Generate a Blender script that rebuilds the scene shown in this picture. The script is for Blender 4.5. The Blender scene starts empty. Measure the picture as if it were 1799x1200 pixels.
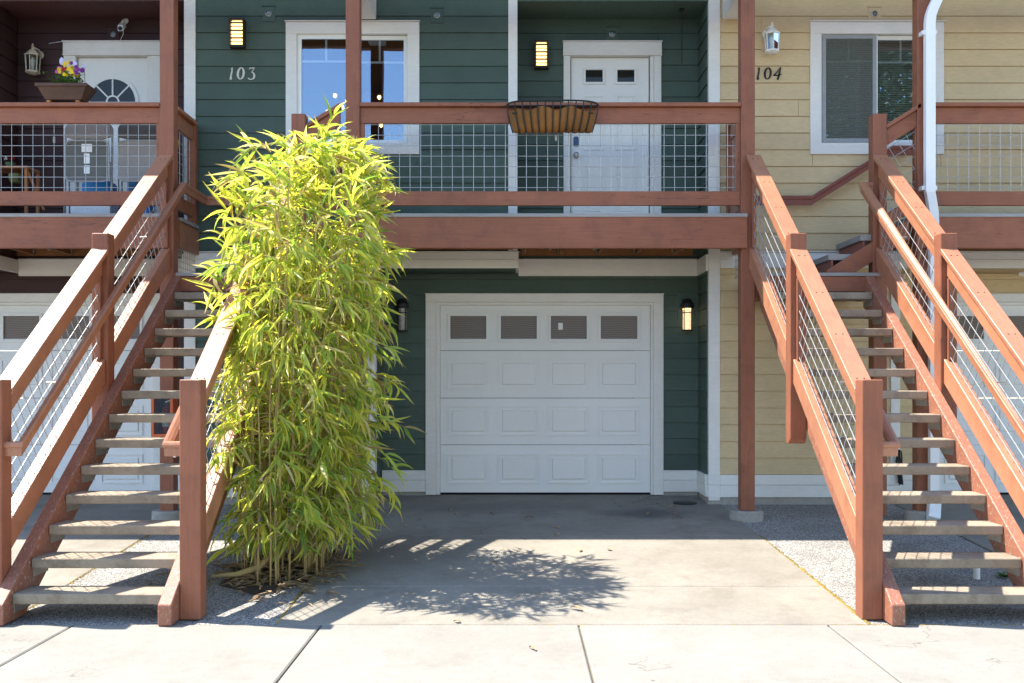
import bpy, bmesh, math, random
import numpy as np
from mathutils import Matrix, Vector, Quaternion
random.seed(7)
SC = bpy.context.scene
COL = SC.collection
R = math.radians

# ------------------------------------------------------------------ camera
F, VX, VY, CH = 1787.0, 905.0, 668.0, 1.61        # focal (px), vanishing point, eye height
cam = bpy.data.cameras.new('camera')
camo = bpy.data.objects.new('camera', cam)
COL.objects.link(camo)
camo.location = (0, 0, CH)
camo.rotation_euler = (R(90), 0, 0)
cam.sensor_fit = 'HORIZONTAL'
cam.sensor_width = 36
cam.lens = 36 * F / 1799
cam.shift_x = -(VX - 899.5) / 1799
cam.shift_y = (VY - 600) / 1799
cam.clip_start = 0.05
cam.clip_end = 2000
SC.camera = camo

# ------------------------------------------------------------------ light
SUN = Vector((-0.57, 0.145, 1.0)).normalized()     # towards the sun
world = bpy.data.worlds.new('World')
SC.world = world
world.use_nodes = True
wn, wl = world.node_tree.nodes, world.node_tree.links
bg = wn['Background']
sky = wn.new('ShaderNodeTexSky')
sky.sky_type = 'NISHITA'
sky.sun_disc = False
sky.sun_elevation = math.asin(SUN.z)
sky.sun_rotation = math.atan2(SUN.x, SUN.y)
sky.air_density = 1.0
sky.dust_density = 0.2
sky.ozone_density = 2.0
wl.new(sky.outputs[0], bg.inputs[0])
bg.inputs[1].default_value = 0.15
sl = bpy.data.lights.new('sun', 'SUN')
sl.energy = 4.1
sl.angle = R(0.53)
sl.color = (1.0, 0.95, 0.87)
so = bpy.data.objects.new('sun', sl)
COL.objects.link(so)
so.rotation_euler = SUN.to_track_quat('Z', 'Y').to_euler()
SC.view_settings.view_transform = 'Standard'
SC.view_settings.look = 'None'
SC.view_settings.gamma = 1
SC.view_settings.exposure = 1.74
SC.view_settings.use_curve_mapping = False
SC.render.engine = 'CYCLES'
SC.cycles.max_bounces = 8
SC.cycles.diffuse_bounces = 4
SC.cycles.transparent_max_bounces = 12

# ------------------------------------------------------------------ materials
MATS = {}
def new_mat(name):
    m = bpy.data.materials.new(name)
    m.use_nodes = True
    MATS[name] = m
    nt = m.node_tree
    return m, nt, nt.nodes, nt.links, nt.nodes['Principled BSDF']

def rgb(c, k=1.0):
    return (min(1, c[0]*k), min(1, c[1]*k), min(1, c[2]*k), 1)

def noise(n, l, vec, scale, detail=4, rough=.55):
    t = n.new('ShaderNodeTexNoise')
    t.inputs['Scale'].default_value = scale
    t.inputs['Detail'].default_value = detail
    t.inputs['Roughness'].default_value = rough
    if vec is not None: l.new(vec, t.inputs['Vector'])
    return t.outputs['Fac']

def mapped(n, l, src, scale):
    mp = n.new('ShaderNodeMapping')
    mp.inputs['Scale'].default_value = scale
    l.new(src, mp.inputs['Vector'])
    return mp.outputs['Vector']

def ramp(n, l, fac, stops):
    r = n.new('ShaderNodeValToRGB')
    els = r.color_ramp.elements
    while len(els) < len(stops): els.new(0.5)
    for e, (p, c) in zip(els, stops):
        e.position = p
        e.color = c if len(c) == 4 else (*c, 1)
    l.new(fac, r.inputs[0])
    return r.outputs[0]

def mixc(n, l, fac, a, b, mode='MIX'):
    m = n.new('ShaderNodeMix')
    m.data_type = 'RGBA'
    m.blend_type = mode
    for sock, v in ((m.inputs[0], fac), (m.inputs[6], a), (m.inputs[7], b)):
        if hasattr(v, 'links'): l.new(v, sock)
        elif isinstance(v, (int, float)): sock.default_value = v
        else: sock.default_value = v if len(v) == 4 else (*v, 1)
    return m.outputs[2]

def paint(name, col, rough=.6, var=.12, grain=(3, 3, 3), gscale=18, bump=.25, dirt=None, dirt_amt=.25,
          wear=None, wear_amt=.0, rnd=.06, spec=.35, fine=.12, crack=0):
    m, nt, n, l, p = new_mat(name)
    geo = n.new('ShaderNodeNewGeometry').outputs['Position']
    big = noise(n, l, geo, 1.7, 4)
    c = ramp(n, l, big, [(.3, rgb(col, 1-var)), (.7, rgb(col, 1+var))])
    oi = n.new('ShaderNodeObjectInfo').outputs['Random']
    c = mixc(n, l, 1.0, c, ramp(n, l, oi, [(0, (1-rnd,)*3), (1, (1+rnd,)*3)]), 'MULTIPLY')
    g = noise(n, l, mapped(n, l, geo, grain), gscale, 5, .6)
    if dirt:
        d = noise(n, l, geo, 5.5, 6, .65)
        f = ramp(n, l, d, [(.48, (0, 0, 0)), (.75, (dirt_amt,)*3)])
        c = mixc(n, l, f, c, dirt)
    if wear:
        w = noise(n, l, mapped(n, l, geo, grain), gscale*.6, 8, .7)
        f = ramp(n, l, w, [(.62-wear_amt*.25, (0, 0, 0)), (.66-wear_amt*.25, (1, 1, 1))])
        c = mixc(n, l, f, c, wear)
    c = mixc(n, l, 1.0, c, ramp(n, l, g, [(.25, (1-fine*1.15,)*3), (.75, (1+fine*.85,)*3)]), 'MULTIPLY')
    if crack:
        k1 = noise(n, l, mapped(n, l, geo, grain), 2.2, 3, .5)
        line = ramp(n, l, k1, [(.494, (0, 0, 0)), (.5, (1, 1, 1)), (.506, (0, 0, 0))])
        k2 = ramp(n, l, noise(n, l, geo, 1.3, 2), [(.50, (0, 0, 0)), (.60, (crack,)*3)])
        c = mixc(n, l, mixc(n, l, 1, line, k2, 'MULTIPLY'), c, (.04, .018, .014))
    l.new(c, p.inputs['Base Color'])
    p.inputs['Roughness'].default_value = rough
    p.inputs['Specular IOR Level'].default_value = spec
    b = n.new('ShaderNodeBump')
    b.inputs['Strength'].default_value = bump
    b.inputs['Distance'].default_value = .004
    l.new(g, b.inputs['Height'])
    l.new(b.outputs[0], p.inputs['Normal'])
    return m

RED = (.275, .097, .050)
red_x = paint('rust_red_paint_long', RED, .55, .10, (.35, 5, 5), 12, .5, (.13, .045, .035), .45, crack=.8)
red_z = paint('rust_red_paint_post', RED, .55, .10, (6, 6, .3), 12, .75, (.13, .05, .035), .5, crack=.9)
red_y = paint('rust_red_paint_rail', (.395, .160, .080), .42, .08, (5, .6, .6), 12, .4, (.17, .07, .045), .4, spec=.7, wear=(.42, .30, .22), wear_amt=-.42)
red_w = paint('flaking_red_paint', (.30, .112, .062), .55, .12, (5, 1.6, 1.6), 34, .7, (.12, .06, .045), .4, (.36, .29, .23), .20, spec=.5)
red_d = paint('dark_red_handrail_paint', (.23, .07, .05), .45, .08, (.8, .8, .8), 12, .3)
green_s = paint('green_siding_paint', (.068, .102, .080), .62, .12, (.6, 3, 7), 22, .5, (.05, .08, .062), .3, rnd=.09)
yellow_s = paint('yellow_siding_paint', (.62, .465, .262), .62, .06, (.6, 3, 7), 22, .45, (.44, .34, .19), .25, rnd=.05)
maroon_s = paint('maroon_siding_paint', (.052, .021, .019), .6, .08, (.6, 3, 7), 22, .5, rnd=.05)
green_c = paint('green_ceiling_paint', (.072, .110, .086), .7, .05, (2, 2, 2), 9, .2)
yellow_c = paint('yellow_ceiling_paint', (.55, .41, .22), .7, .05, (2, 2, 2), 9, .2)
maroon_c = paint('maroon_ceiling_paint', (.075, .03, .026), .7, .05, (2, 2, 2), 9, .2)
white_t = paint('white_trim_paint', (.76, .73, .68), .55, .03, (1, 5, 5), 10, .25, (.55, .50, .43), .14, rnd=.03, fine=.05)
white_d = paint('white_door_paint', (.78, .765, .73), .45, .015, (2, 2, 2), 14, .05, (.64, .61, .56), .08, rnd=.02, fine=.02)
white_m = paint('white_enamel', (.80, .79, .77), .35, .02, (2, 2, 2), 10, .04, fine=.02)
vinyl = paint('white_vinyl', (.82, .82, .80), .35, .02, (2, 2, 2), 10, .03, fine=.02)
greyframe = paint('grey_screen_frame', (.30, .31, .31), .4, .03, (2, 2, 2), 10, .05)
wood_b = paint('brown_joist_timber', (.25, .105, .035), .75, .22, (3, .5, 5), 11, .6, (.09, .04, .02), .5, rnd=.15)
decking = paint('grey_deck_board', (.30, .28, .26), .8, .12, (.4, 6, 6), 14, .5, rnd=.12)
treadm = paint('weathered_grey_tread', (.31, .25, .18), .85, .16, (1, 2, 2), 30, .8, (.13, .095, .06), .8, rnd=.10)
planter_w = paint('dark_planter_wood', (.095, .045, .028), .6, .2, (.5, 4, 6), 16, .6, (.06, .03, .02), .6)
bracket = paint('galvanised_bracket', (.40, .37, .33), .45, .15, (2, 2, 2), 20, .3)
bracket.node_tree.nodes['Principled BSDF'].inputs['Metallic'].default_value = .6
wire = paint('galvanised_wire', (.42, .42, .41), .45, .08, (2, 2, 2), 20, .05)
wire.node_tree.nodes['Principled BSDF'].inputs['Metallic'].default_value = .35
black_m = paint('black_iron', (.018, .017, .017), .5, .1, (3, 3, 3), 14, .2)
bronze = paint('dark_bronze', (.035, .022, .014), .4, .1, (3, 3, 3), 14, .1)
coco = paint('coconut_fibre', (.22, .10, .03), .9, .4, (7, 7, 7), 9, 1.0, (.14, .07, .02), .6)
dark = paint('dark_void', (.012, .011, .011), .9, .05)
foundation = paint('foundation_concrete', (.34, .31, .27), .9, .12, (2, 2, 2), 14, .6, (.16, .15, .12), .6)
chair_frame = paint('light_grey_chair_tube', (.36, .36, .36), .35, .03, (2, 2, 2), 9, .04)
chair_grey = paint('grey_chair_metal', (.115, .108, .097), .4, .03, (2, 2, 2), 9, .04)
chair_pad = paint('grey_tweed', (.33, .30, .28), .95, .18, (40, 40, 40), 30, .6)
paper = paint('white_paper', (.82, .82, .82), .6, .02)
blue_p = paint('blue_plastic', (.03, .26, .60), .35, .06)
orange_w = paint('orange_wood', (.40, .15, .05), .6, .2, (.6, 3, 5), 14, .4)
cab_or = paint('orange_red_cabinet', (.55, .12, .035), .5, .05)
ext_red = paint('extinguisher_red', (.40, .015, .02), .3, .05)
bamboo_cane = paint('tan_bamboo_cane', (.42, .30, .13), .55, .2, (6, 6, .6), 10, .3, (.22, .14, .06), .5)
drywood = paint('dry_leaf', (.36, .24, .12), .8, .3, (3, 3, 3), 14, .4, rnd=.3)
moss = paint('yellow_brown_moss', (.28, .19, .045), .95, .35, (3, 3, 3), 18, 1, (.10, .10, .03), .7)
yellow_pole = paint('yellow_broom_handle', (.50, .34, .06), .5, .1)
steel = paint('brushed_steel', (.45, .43, .40), .3, .05)
steel.node_tree.nodes['Principled BSDF'].inputs['Metallic'].default_value = .9
navy = paint('blue_keypad', (.03, .07, .16), .3, .05)
room_w = paint('tan_room_paint', (.40, .25, .12), .8, .05)
roof_m = paint('dark_shingle', (.07, .06, .055), .9, .2, (3, 3, 3), 9, .6)
beige_m = paint('beige_plastic', (.55, .47, .36), .5, .03)
bark = paint('tree_bark', (.11, .08, .055), .9, .25, (5, 5, 1), 9, 1)
soil = paint('dark_soil', (.06, .045, .03), .95, .3, (3, 3, 3), 16, 1)

def concrete(name, c1, c2, stain, stain_amt, speck=.0, rnd=.05, spots=()):
    m, nt, n, l, p = new_mat(name)
    geo = n.new('ShaderNodeNewGeometry').outputs['Position']
    a = noise(n, l, geo, .9, 6, .6)
    c = ramp(n, l, a, [(.32, c1), (.68, c2)])
    s = noise(n, l, geo, 2.3, 8, .68)
    f = ramp(n, l, s, [(.50, (0, 0, 0)), (.72, (stain_amt,)*3)])
    c = mixc(n, l, f, c, stain)
    for (sx, sy, rx, ry, amt, sc) in spots:          # individual oil / water stains
        mp = n.new('ShaderNodeMapping')
        mp.vector_type = 'TEXTURE'
        mp.inputs['Location'].default_value = (sx, sy, 0)
        mp.inputs['Scale'].default_value = (rx, ry, 50)
        wob = n.new('ShaderNodeTexNoise'); wob.inputs['Scale'].default_value = 3; wob.inputs['Detail'].default_value = 5
        l.new(geo, wob.inputs['Vector'])
        vm = n.new('ShaderNodeVectorMath'); vm.operation = 'MULTIPLY_ADD'
        l.new(wob.outputs['Color'], vm.inputs[0]); vm.inputs[1].default_value = (.5, .5, 0); l.new(geo, vm.inputs[2])
        vs = n.new('ShaderNodeVectorMath'); vs.operation = 'SUBTRACT'
        l.new(vm.outputs[0], vs.inputs[0]); vs.inputs[1].default_value = (.25, .25, 0)
        l.new(vs.outputs[0], mp.inputs['Vector'])
        ln = n.new('ShaderNodeVectorMath'); ln.operation = 'LENGTH'
        l.new(mp.outputs[0], ln.inputs[0])
        f = ramp(n, l, ln.outputs['Value'], [(.35, (amt,)*3), (1.0, (0, 0, 0))])
        c = mixc(n, l, f, c, sc)
    fi = noise(n, l, geo, 160, 3, .7)
    c = mixc(n, l, 1.0, c, ramp(n, l, fi, [(.3, (.74,)*3), (.7, (1.18,)*3)]), 'MULTIPLY')
    md = noise(n, l, geo, 14, 5, .7)
    c = mixc(n, l, 1.0, c, ramp(n, l, md, [(.3, (.92,)*3), (.7, (1.06,)*3)]), 'MULTIPLY')
    ck = noise(n, l, geo, .75, 5, .55)
    line = ramp(n, l, ck, [(.4975, (0, 0, 0)), (.5, (1, 1, 1)), (.5025, (0, 0, 0))])
    cm = ramp(n, l, noise(n, l, geo, .5, 1), [(.56, (0, 0, 0)), (.62, (.7,)*3)])
    c = mixc(n, l, mixc(n, l, 1, line, cm, 'MULTIPLY'), c, (.07, .06, .045))
    if speck:
        v = noise(n, l, geo, 42, 2, .5)
        f = ramp(n, l, v, [(.66, (0, 0, 0)), (.72, (speck,)*3)])
        c = mixc(n, l, f, c, (.12, .10, .08))
    oi = n.new('ShaderNodeObjectInfo').outputs['Random']
    c = mixc(n, l, 1.0, c, ramp(n, l, oi, [(0, (1-rnd,)*3), (1, (1+rnd,)*3)]), 'MULTIPLY')
    l.new(c, p.inputs['Base Color'])
    p.inputs['Roughness'].default_value = .9
    p.inputs['Specular IOR Level'].default_value = .2
    b = n.new('ShaderNodeBump')
    b.inputs['Strength'].default_value = .35
    b.inputs['Distance'].default_value = .003
    l.new(fi, b.inputs['Height'])
    l.new(b.outputs[0], p.inputs['Normal'])
    return m
conc_drive = concrete('driveway_concrete', (.215, .193, .157), (.285, .258, .212), (.14, .12, .09), .55, .3, .05,
    [(1.35, 10.55, .55, .35, .75, (.10, .095, .09)), (-.2, 10.9, 1.2, .45, .45, (.15, .14, .13)),
     (.35, 8.7, .5, .9, .3, (.26, .22, .17)), (-1.35, 9.0, .9, .8, .6, (.12, .10, .08))])
conc_walk = concrete('pavement_concrete', (.235, .218, .187), (.275, .258, .224), (.185, .166, .135), .45, .35, .04)
bed = paint('joint_dirt', (.17, .145, .10), .95, .3, (3, 3, 3), 22, .8, (.16, .14, .05), .6)
asphalt = paint('asphalt', (.055, .055, .055), .9, .15, (3, 3, 3), 40, .8)

def aggregate():
    m, nt, n, l, p = new_mat('exposed_aggregate')
    geo = n.new('ShaderNodeNewGeometry').outputs['Position']
    v = n.new('ShaderNodeTexVoronoi'); v.inputs['Scale'].default_value = 115
    l.new(geo, v.inputs['Vector'])
    sep = n.new('ShaderNodeSeparateColor'); l.new(v.outputs['Color'], sep.inputs[0])
    c = ramp(n, l, sep.outputs[0], [(0, (.10, .095, .09)), (.35, (.26, .24, .215)), (.7, (.40, .37, .33)), (1, (.62, .60, .56))])
    edge = ramp(n, l, v.outputs['Distance'], [(.35, (1, 1, 1)), (.75, (.45,)*3)])
    c = mixc(n, l, 1, c, edge, 'MULTIPLY')
    d = noise(n, l, geo, 1.6, 6, .65)
    c = mixc(n, l, ramp(n, l, d, [(.5, (0, 0, 0)), (.75, (.5,)*3)]), c, (.10, .09, .07))
    l.new(c, p.inputs['Base Color'])
    p.inputs['Roughness'].default_value = .85
    b = n.new('ShaderNodeBump'); b.invert = True
    b.inputs['Strength'].default_value = .7; b.inputs['Distance'].default_value = .006
    l.new(v.outputs['Distance'], b.inputs['Height']); l.new(b.outputs[0], p.inputs['Normal'])
    return m
agg = aggregate()

def glass(name, refl=.35, tint=(.9, .92, .9), wav=0):
    m, nt, n, l, p = new_mat(name)
    n.remove(p)
    out = n['Material Output']
    tr = n.new('ShaderNodeBsdfTransparent'); tr.inputs[0].default_value = rgb(tint)
    gl = n.new('ShaderNodeBsdfGlossy'); gl.inputs['Roughness'].default_value = .004
    gl.inputs['Color'].default_value = (.66, .80, 1, 1)
    mx = n.new('ShaderNodeMixShader')
    fr = n.new('ShaderNodeFresnel'); fr.inputs[0].default_value = 1.5
    ma = n.new('ShaderNodeMath'); ma.operation = 'MULTIPLY_ADD'; ma.use_clamp = True
    l.new(fr.outputs[0], ma.inputs[0]); ma.inputs[1].default_value = 1.0; ma.inputs[2].default_value = refl
    l.new(ma.outputs[0], mx.inputs[0]); l.new(tr.outputs[0], mx.inputs[1]); l.new(gl.outputs[0], mx.inputs[2])
    geo = n.new('ShaderNodeNewGeometry').outputs['Position']
    nz = noise(n, l, geo, 1.6, 1)
    b = n.new('ShaderNodeBump'); b.inputs['Strength'].default_value = .12; b.inputs['Distance'].default_value = .02
    l.new(nz, b.inputs['Height']); l.new(b.outputs[0], gl.inputs['Normal'])
    l.new(mx.outputs[0], out.inputs[0])
    return m
win_glass = glass('window_glass', .15)
dim_glass = glass('lantern_glass', .02, (.8, .82, .8))

def opaque_glass(name, c1, c2, scale, rough=.12, spec=.6, band=True):
    m, nt, n, l, p = new_mat(name)
    geo = n.new('ShaderNodeNewGeometry').outputs['Position']
    if band:
        w = n.new('ShaderNodeTexWave'); w.wave_type = 'BANDS'; w.bands_direction = 'Z'
        w.inputs['Scale'].default_value = scale; w.inputs['Distortion'].default_value = 5
        w.inputs['Detail'].default_value = 2; w.inputs['Detail Scale'].default_value = .35
        l.new(mapped(n, l, geo, (1.4, 1, 1)), w.inputs['Vector'])
        c = ramp(n, l, w.outputs['Fac'], [(.1, c1), (.9, c2)])
        h = w.outputs['Fac']
    else:
        h = noise(n, l, geo, scale, 4)
        c = ramp(n, l, h, [(.35, c1), (.65, c2)])
    l.new(c, p.inputs['Base Color'])
    p.inputs['Roughness'].default_value = rough
    p.inputs['Specular IOR Level'].default_value = spec
    b = n.new('ShaderNodeBump'); b.inputs['Strength'].default_value = .25; b.inputs['Distance'].default_value = .004
    l.new(h, b.inputs['Height']); l.new(b.outputs[0], p.inputs['Normal'])
    return m
ripple = opaque_glass('rippled_brown_glass', (.125, .092, .074), (.21, .162, .132), 15, .2, .3)
dark_glass = opaque_glass('dark_glass', (.010, .011, .010), (.022, .024, .02), 3, .04, .3, False)
screen_m, _nt, _n, _l, _p = new_mat('insect_screen')
_n.remove(_p)
_tr = _n.new('ShaderNodeBsdfTransparent'); _df = _n.new('ShaderNodeBsdfDiffuse'); _df.inputs[0].default_value = (.19, .20, .17, 1)
_mx = _n.new('ShaderNodeMixShader'); _mx.inputs[0].default_value = .32
_l.new(_tr.outputs[0], _mx.inputs[1]); _l.new(_df.outputs[0], _mx.inputs[2]); _l.new(_mx.outputs[0], _n['Material Output'].inputs[0])

def glow(name, col, s):
    m, nt, n, l, p = new_mat(name)
    geo = n.new('ShaderNodeNewGeometry').outputs['Position']
    c = ramp(n, l, noise(n, l, geo, 30, 2), [(.3, rgb(col, .8)), (.7, rgb(col, 1.1))])
    l.new(c, p.inputs['Emission Color']); l.new(c, p.inputs['Base Color'])
    p.inputs['Emission Strength'].default_value = s
    return m
lampglow = glow('warm_lamp_glass', (1.0, .56, .20), 1.3)
bulbglow = glow('warm_bulb', (1.0, .62, .28), 2.2)
seeded = glow('lit_seeded_glass', (1.0, .66, .36), .35)
seeded_off = opaque_glass('seeded_glass', (.20, .18, .15), (.34, .31, .27), 60, .2, .5, False)

def leafmat(name, attr=True, col=(.3, .4, .05), trans=.5):
    m, nt, n, l, p = new_mat(name)
    if attr:
        a = n.new('ShaderNodeAttribute'); a.attribute_name = 'leaf_col'
        c = a.outputs['Color']
    else:
        geo = n.new('ShaderNodeNewGeometry').outputs['Position']
        c = ramp(n, l, noise(n, l, geo, 2.5, 3), [(.3, rgb(col, .7)), (.7, rgb(col, 1.25))])
    geo = n.new('ShaderNodeNewGeometry').outputs['Position']
    c = mixc(n, l, 1, c, ramp(n, l, noise(n, l, geo, 14, 3), [(.3, (.82,)*3), (.7, (1.15,)*3)]), 'MULTIPLY')
    l.new(c, p.inputs['Base Color'])
    p.inputs['Roughness'].default_value = .38
    p.inputs['Specular IOR Level'].default_value = .5
    t = n.new('ShaderNodeBsdfTranslucent'); l.new(mixc(n, l, 1, c, (1.25, 1.25, .7, 1), 'MULTIPLY'), t.inputs[0])
    mx = n.new('ShaderNodeMixShader'); mx.inputs[0].default_value = trans
    l.new(p.outputs[0], mx.inputs[1]); l.new(t.outputs[0], mx.inputs[2]); l.new(mx.outputs[0], n['Material Output'].inputs[0])
    return m
bamboo_leaf = leafmat('bamboo_leaf_green', True, trans=.58)
tree_leaf = leafmat('tree_leaf_green', False, (.05, .10, .025), .3)
herb = leafmat('flower_foliage', False, (.08, .17, .03), .3)
petal_y = paint('yellow_petal', (.80, .56, .02), .6, .15)
petal_p = paint('purple_petal', (.22, .03, .24), .6, .2)
petal_k = paint('pink_petal', (.62, .10, .38), .6, .2)
petal_w = paint('pale_lilac_petal', (.55, .50, .68), .6, .1)

# ------------------------------------------------------------------ builders
def S(Y): return F / Y
def PX(px, Y): return (px - VX) * Y / F
def PZ(py, Y): return CH + (VY - py) * Y / F

def thing(name, label, cat, loc=(0, 0, 0), group=None):
    o = bpy.data.objects.new(name, None)
    COL.objects.link(o)
    o.location = loc
    o.empty_display_size = .1
    o['label'] = label; o['category'] = cat
    if group: o['group'] = group
    return o
def tag(o, label, cat, group=None):
    o['label'] = label; o['category'] = cat
    if group: o['group'] = group
    return o
def attach(o, parent):
    if parent is not None:
        o.parent = parent
        o.matrix_parent_inverse = Matrix.Translation(parent.location).inverted()
    return o

class G:
    """Collects shapes; obj() links them as one mesh object."""
    def __init__(s):
        s.bm = bmesh.new()
    def _poly(s, vs, fs):
        bv = [s.bm.verts.new(v) for v in vs]
        for f in fs:
            try: s.bm.faces.new([bv[i] for i in f])
            except ValueError: pass
        return s
    def box(s, x0, x1, y0, y1, z0, z1):
        v = [(x, y, z) for x in (x0, x1) for y in (y0, y1) for z in (z0, z1)]
        return s._poly(v, [(0, 1, 3, 2), (4, 6, 7, 5), (0, 4, 5, 1), (2, 3, 7, 6), (0, 2, 6, 4), (1, 5, 7, 3)])
    def prism(s, poly, ax, a, b):
        n = len(poly)
        def pt(u, v, w):
            return (w, u, v) if ax == 'x' else (u, w, v) if ax == 'y' else (u, v, w)
        vs = [pt(u, v, a) for u, v in poly] + [pt(u, v, b) for u, v in poly]
        fs = [tuple(range(n)), tuple(range(2*n-1, n-1, -1))] + [(i, (i+1) % n, n+(i+1) % n, n+i) for i in range(n)]
        return s._poly(vs, fs)
    def tube(s, pts, r, n=8, cap=True):
        pts = [Vector(p) for p in pts]
        rs = r if isinstance(r, (list, tuple)) else [r]*len(pts)
        rings = []
        up = None
        for i, p in enumerate(pts):
            d = (pts[min(i+1, len(pts)-1)] - pts[max(i-1, 0)]).normalized()
            if up is None:
                up = d.orthogonal().normalized()
            up = (up - d * up.dot(d)).normalized()
            w = d.cross(up)
            rings.append([s.bm.verts.new(p + (up*math.cos(2*math.pi*k/n) + w*math.sin(2*math.pi*k/n))*rs[i]) for k in range(n)])
        for a, b in zip(rings, rings[1:]):
            for k in range(n):
                s.bm.faces.new((a[k], a[(k+1) % n], b[(k+1) % n], b[k]))
        if cap:
            s.bm.faces.new(rings[0][::-1]); s.bm.faces.new(rings[-1])
        return s
    def lathe(s, c, prof, n=16, ax='z', ph=0.0):
        rings = []
        for r, h in prof:
            ring = []
            for k in range(n):
                a = 2*math.pi*k/n + ph
                u, v = r*math.cos(a), r*math.sin(a)
                o = (u, v, h) if ax == 'z' else (u, -h, v) if ax == 'y' else (h, u, v)
                ring.append(s.bm.verts.new((c[0]+o[0], c[1]+o[1], c[2]+o[2])))
            rings.append(ring)
        for a, b in zip(rings, rings[1:]):
            for k in range(n):
                s.bm.faces.new((a[k], a[(k+1) % n], b[(k+1) % n], b[k]))
        s.bm.faces.new(rings[0][::-1]); s.bm.faces.new(rings[-1])
        return s
    def obj(s, name, mat, parent=None, bevel=0, smooth=False, seg=1):
        bmesh.ops.recalc_face_normals(s.bm, faces=s.bm.faces)
        if bevel:
            bmesh.ops.bevel(s.bm, geom=s.bm.edges[:], offset=bevel, segments=seg, affect='EDGES', clamp_overlap=True)
        me = bpy.data.meshes.new(name)
        s.bm.to_mesh(me); s.bm.free()
        if smooth:
            me.polygons.foreach_set('use_smooth', [True]*len(me.polygons))
        me.materials.append(mat)
        o = bpy.data.objects.new(name, me)
        COL.objects.link(o)
        return attach(o, parent)
def struct(o):
    o['kind'] = 'structure'; return o

# ------------------------------------------------------------------ ground
Y0, YG, ZG = 6.70, 11.65, 0.295                     # pavement edge, garage wall, ground height there
def gz(y): return ZG * min(1, max(0, (y - Y0) / (YG - Y0)))

struct(G().box(-250, 250, -250, 40, -.30, -.06).obj('ground', asphalt))
bedo = struct(G().prism([(Y0-4.9, -.10), (Y0-4.9, -.018), (Y0+.03, -.018), (Y0+.03, -.10)], 'x', -14, 14).obj('pavement', bed))
def slab_mesh(corners, th, mat, parent, zoff=0):
    """corners [(x,y)...] ; the top follows gz with a softened rim."""
    g = G()
    n = len(corners)
    cx = sum(c[0] for c in corners)/n; cy = sum(c[1] for c in corners)/n
    def inset(c, d):
        v = Vector((cx-c[0], cy-c[1])); return (c[0]+d*(1 if v.x > 0 else -1), c[1]+d*(1 if v.y > 0 else -1))
    b = [(x, y, gz(y)-th+zoff) for x, y in corners]
    r1 = [(x, y, gz(y)-.007+zoff) for x, y in corners]
    r2 = [(*inset(c, .009), gz(c[1])+zoff) for c in corners]
    vs = b + r1 + r2
    fs = [tuple(range(n))[::-1], tuple(range(2*n, 3*n))]
    for k in (0, n):
        fs += [(k+i, k+(i+1) % n, k+n+(i+1) % n, k+n+i) for i in range(n)]
    g._poly(vs, fs)
    return g.obj('slab', mat, parent)
xj = [-12.7, -11.1, -9.45, -7.82, -6.18, -4.545, -2.905, -1.275, .42, 2.06, 3.72, 5.36, 7.0, 8.64, 10.3, 11.9, 13.5]
for a, b in zip(xj, xj[1:]):
    slab_mesh([(a+.006, Y0-2.2), (b-.006, Y0-2.2), (b-.006, Y0-.006), (a+.006, Y0-.006)], .08, conc_walk, bedo)
    slab_mesh([(a+.006, Y0-4.9), (b-.006, Y0-4.9), (b-.006, Y0-2.212), (a+.006, Y0-2.212)], .08, conc_walk, bedo)
# wide concrete lane in front, behind the camera
lane = struct(G().box(-40, 40, -9.0, 1.72, -.058, -.03).obj('lane', conc_walk))

U = 5.71                                             # width of one house
def driveway(dx):
    d = struct(G().prism([(Y0, -.15), (Y0, -.02), (YG+.1, ZG-.02), (YG+.1, -.15)], 'x', -1.565+dx, 2.215+dx).obj('driveway', bed))
    for ya, yb in ((Y0+.006, 7.66), (7.672, 9.47), (9.482, YG+.06)):
        xr = lambda y: 2.335 - (y-Y0)*.02
        slab_mesh([(-1.58+dx, ya), (xr(ya)+dx, ya), (xr(yb)+dx, yb), (-1.56+dx, yb)], .1, conc_drive, d)
for k in (-1, 0, 1): driveway(k*U)
def aggstrip(xa, xb):
    d = G()
    ny = 14
    ys = [Y0+.008 + (YG+.05-Y0)*i/ny for i in range(ny+1)]
    vs = [(x, y, gz(y)-.0075) for y in ys for x in (xa, xb)]
    d._poly(vs, [(2*i, 2*i+1, 2*i+3, 2*i+2) for i in range(ny)])
    return struct(d.obj('aggregate_path', agg))
for k in (-1, 0, 1): aggstrip(2.225-U+k*U, -1.582+k*U)
aggstrip(2.225+U, 9.8)

# ------------------------------------------------------------------ houses
YW, YD = 11.10, 11.65
EXP = .182
def subtract(x0, x1, z0, z1, ops):
    """rectangles left of [x0,x1]x[z0,z1] after cutting the openings out"""
    xs = sorted({x0, x1, *[min(max(o[0], x0), x1) for o in ops], *[min(max(o[1], x0), x1) for o in ops]})
    out = []
    for a, b in zip(xs, xs[1:]):
        if b - a < 1e-4: continue
        m = (a+b)/2
        spans = [(z0, z1)]
        for o in ops:
            if o[0] < m < o[1]:
                ns = []
                for lo, hi in spans:
                    if o[2] > lo: ns.append((lo, min(hi, o[2])))
                    if o[3] < hi: ns.append((max(lo, o[3]), hi))
                spans = [s_ for s_ in ns if s_[1]-s_[0] > 1e-3]
        for s_ in spans:
            if out and out[-1][1] == a and (out[-1][2], out[-1][3]) == s_:
                out[-1] = (out[-1][0], b, *s_)
            else: out.append((a, b, *s_))
    return out

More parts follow.
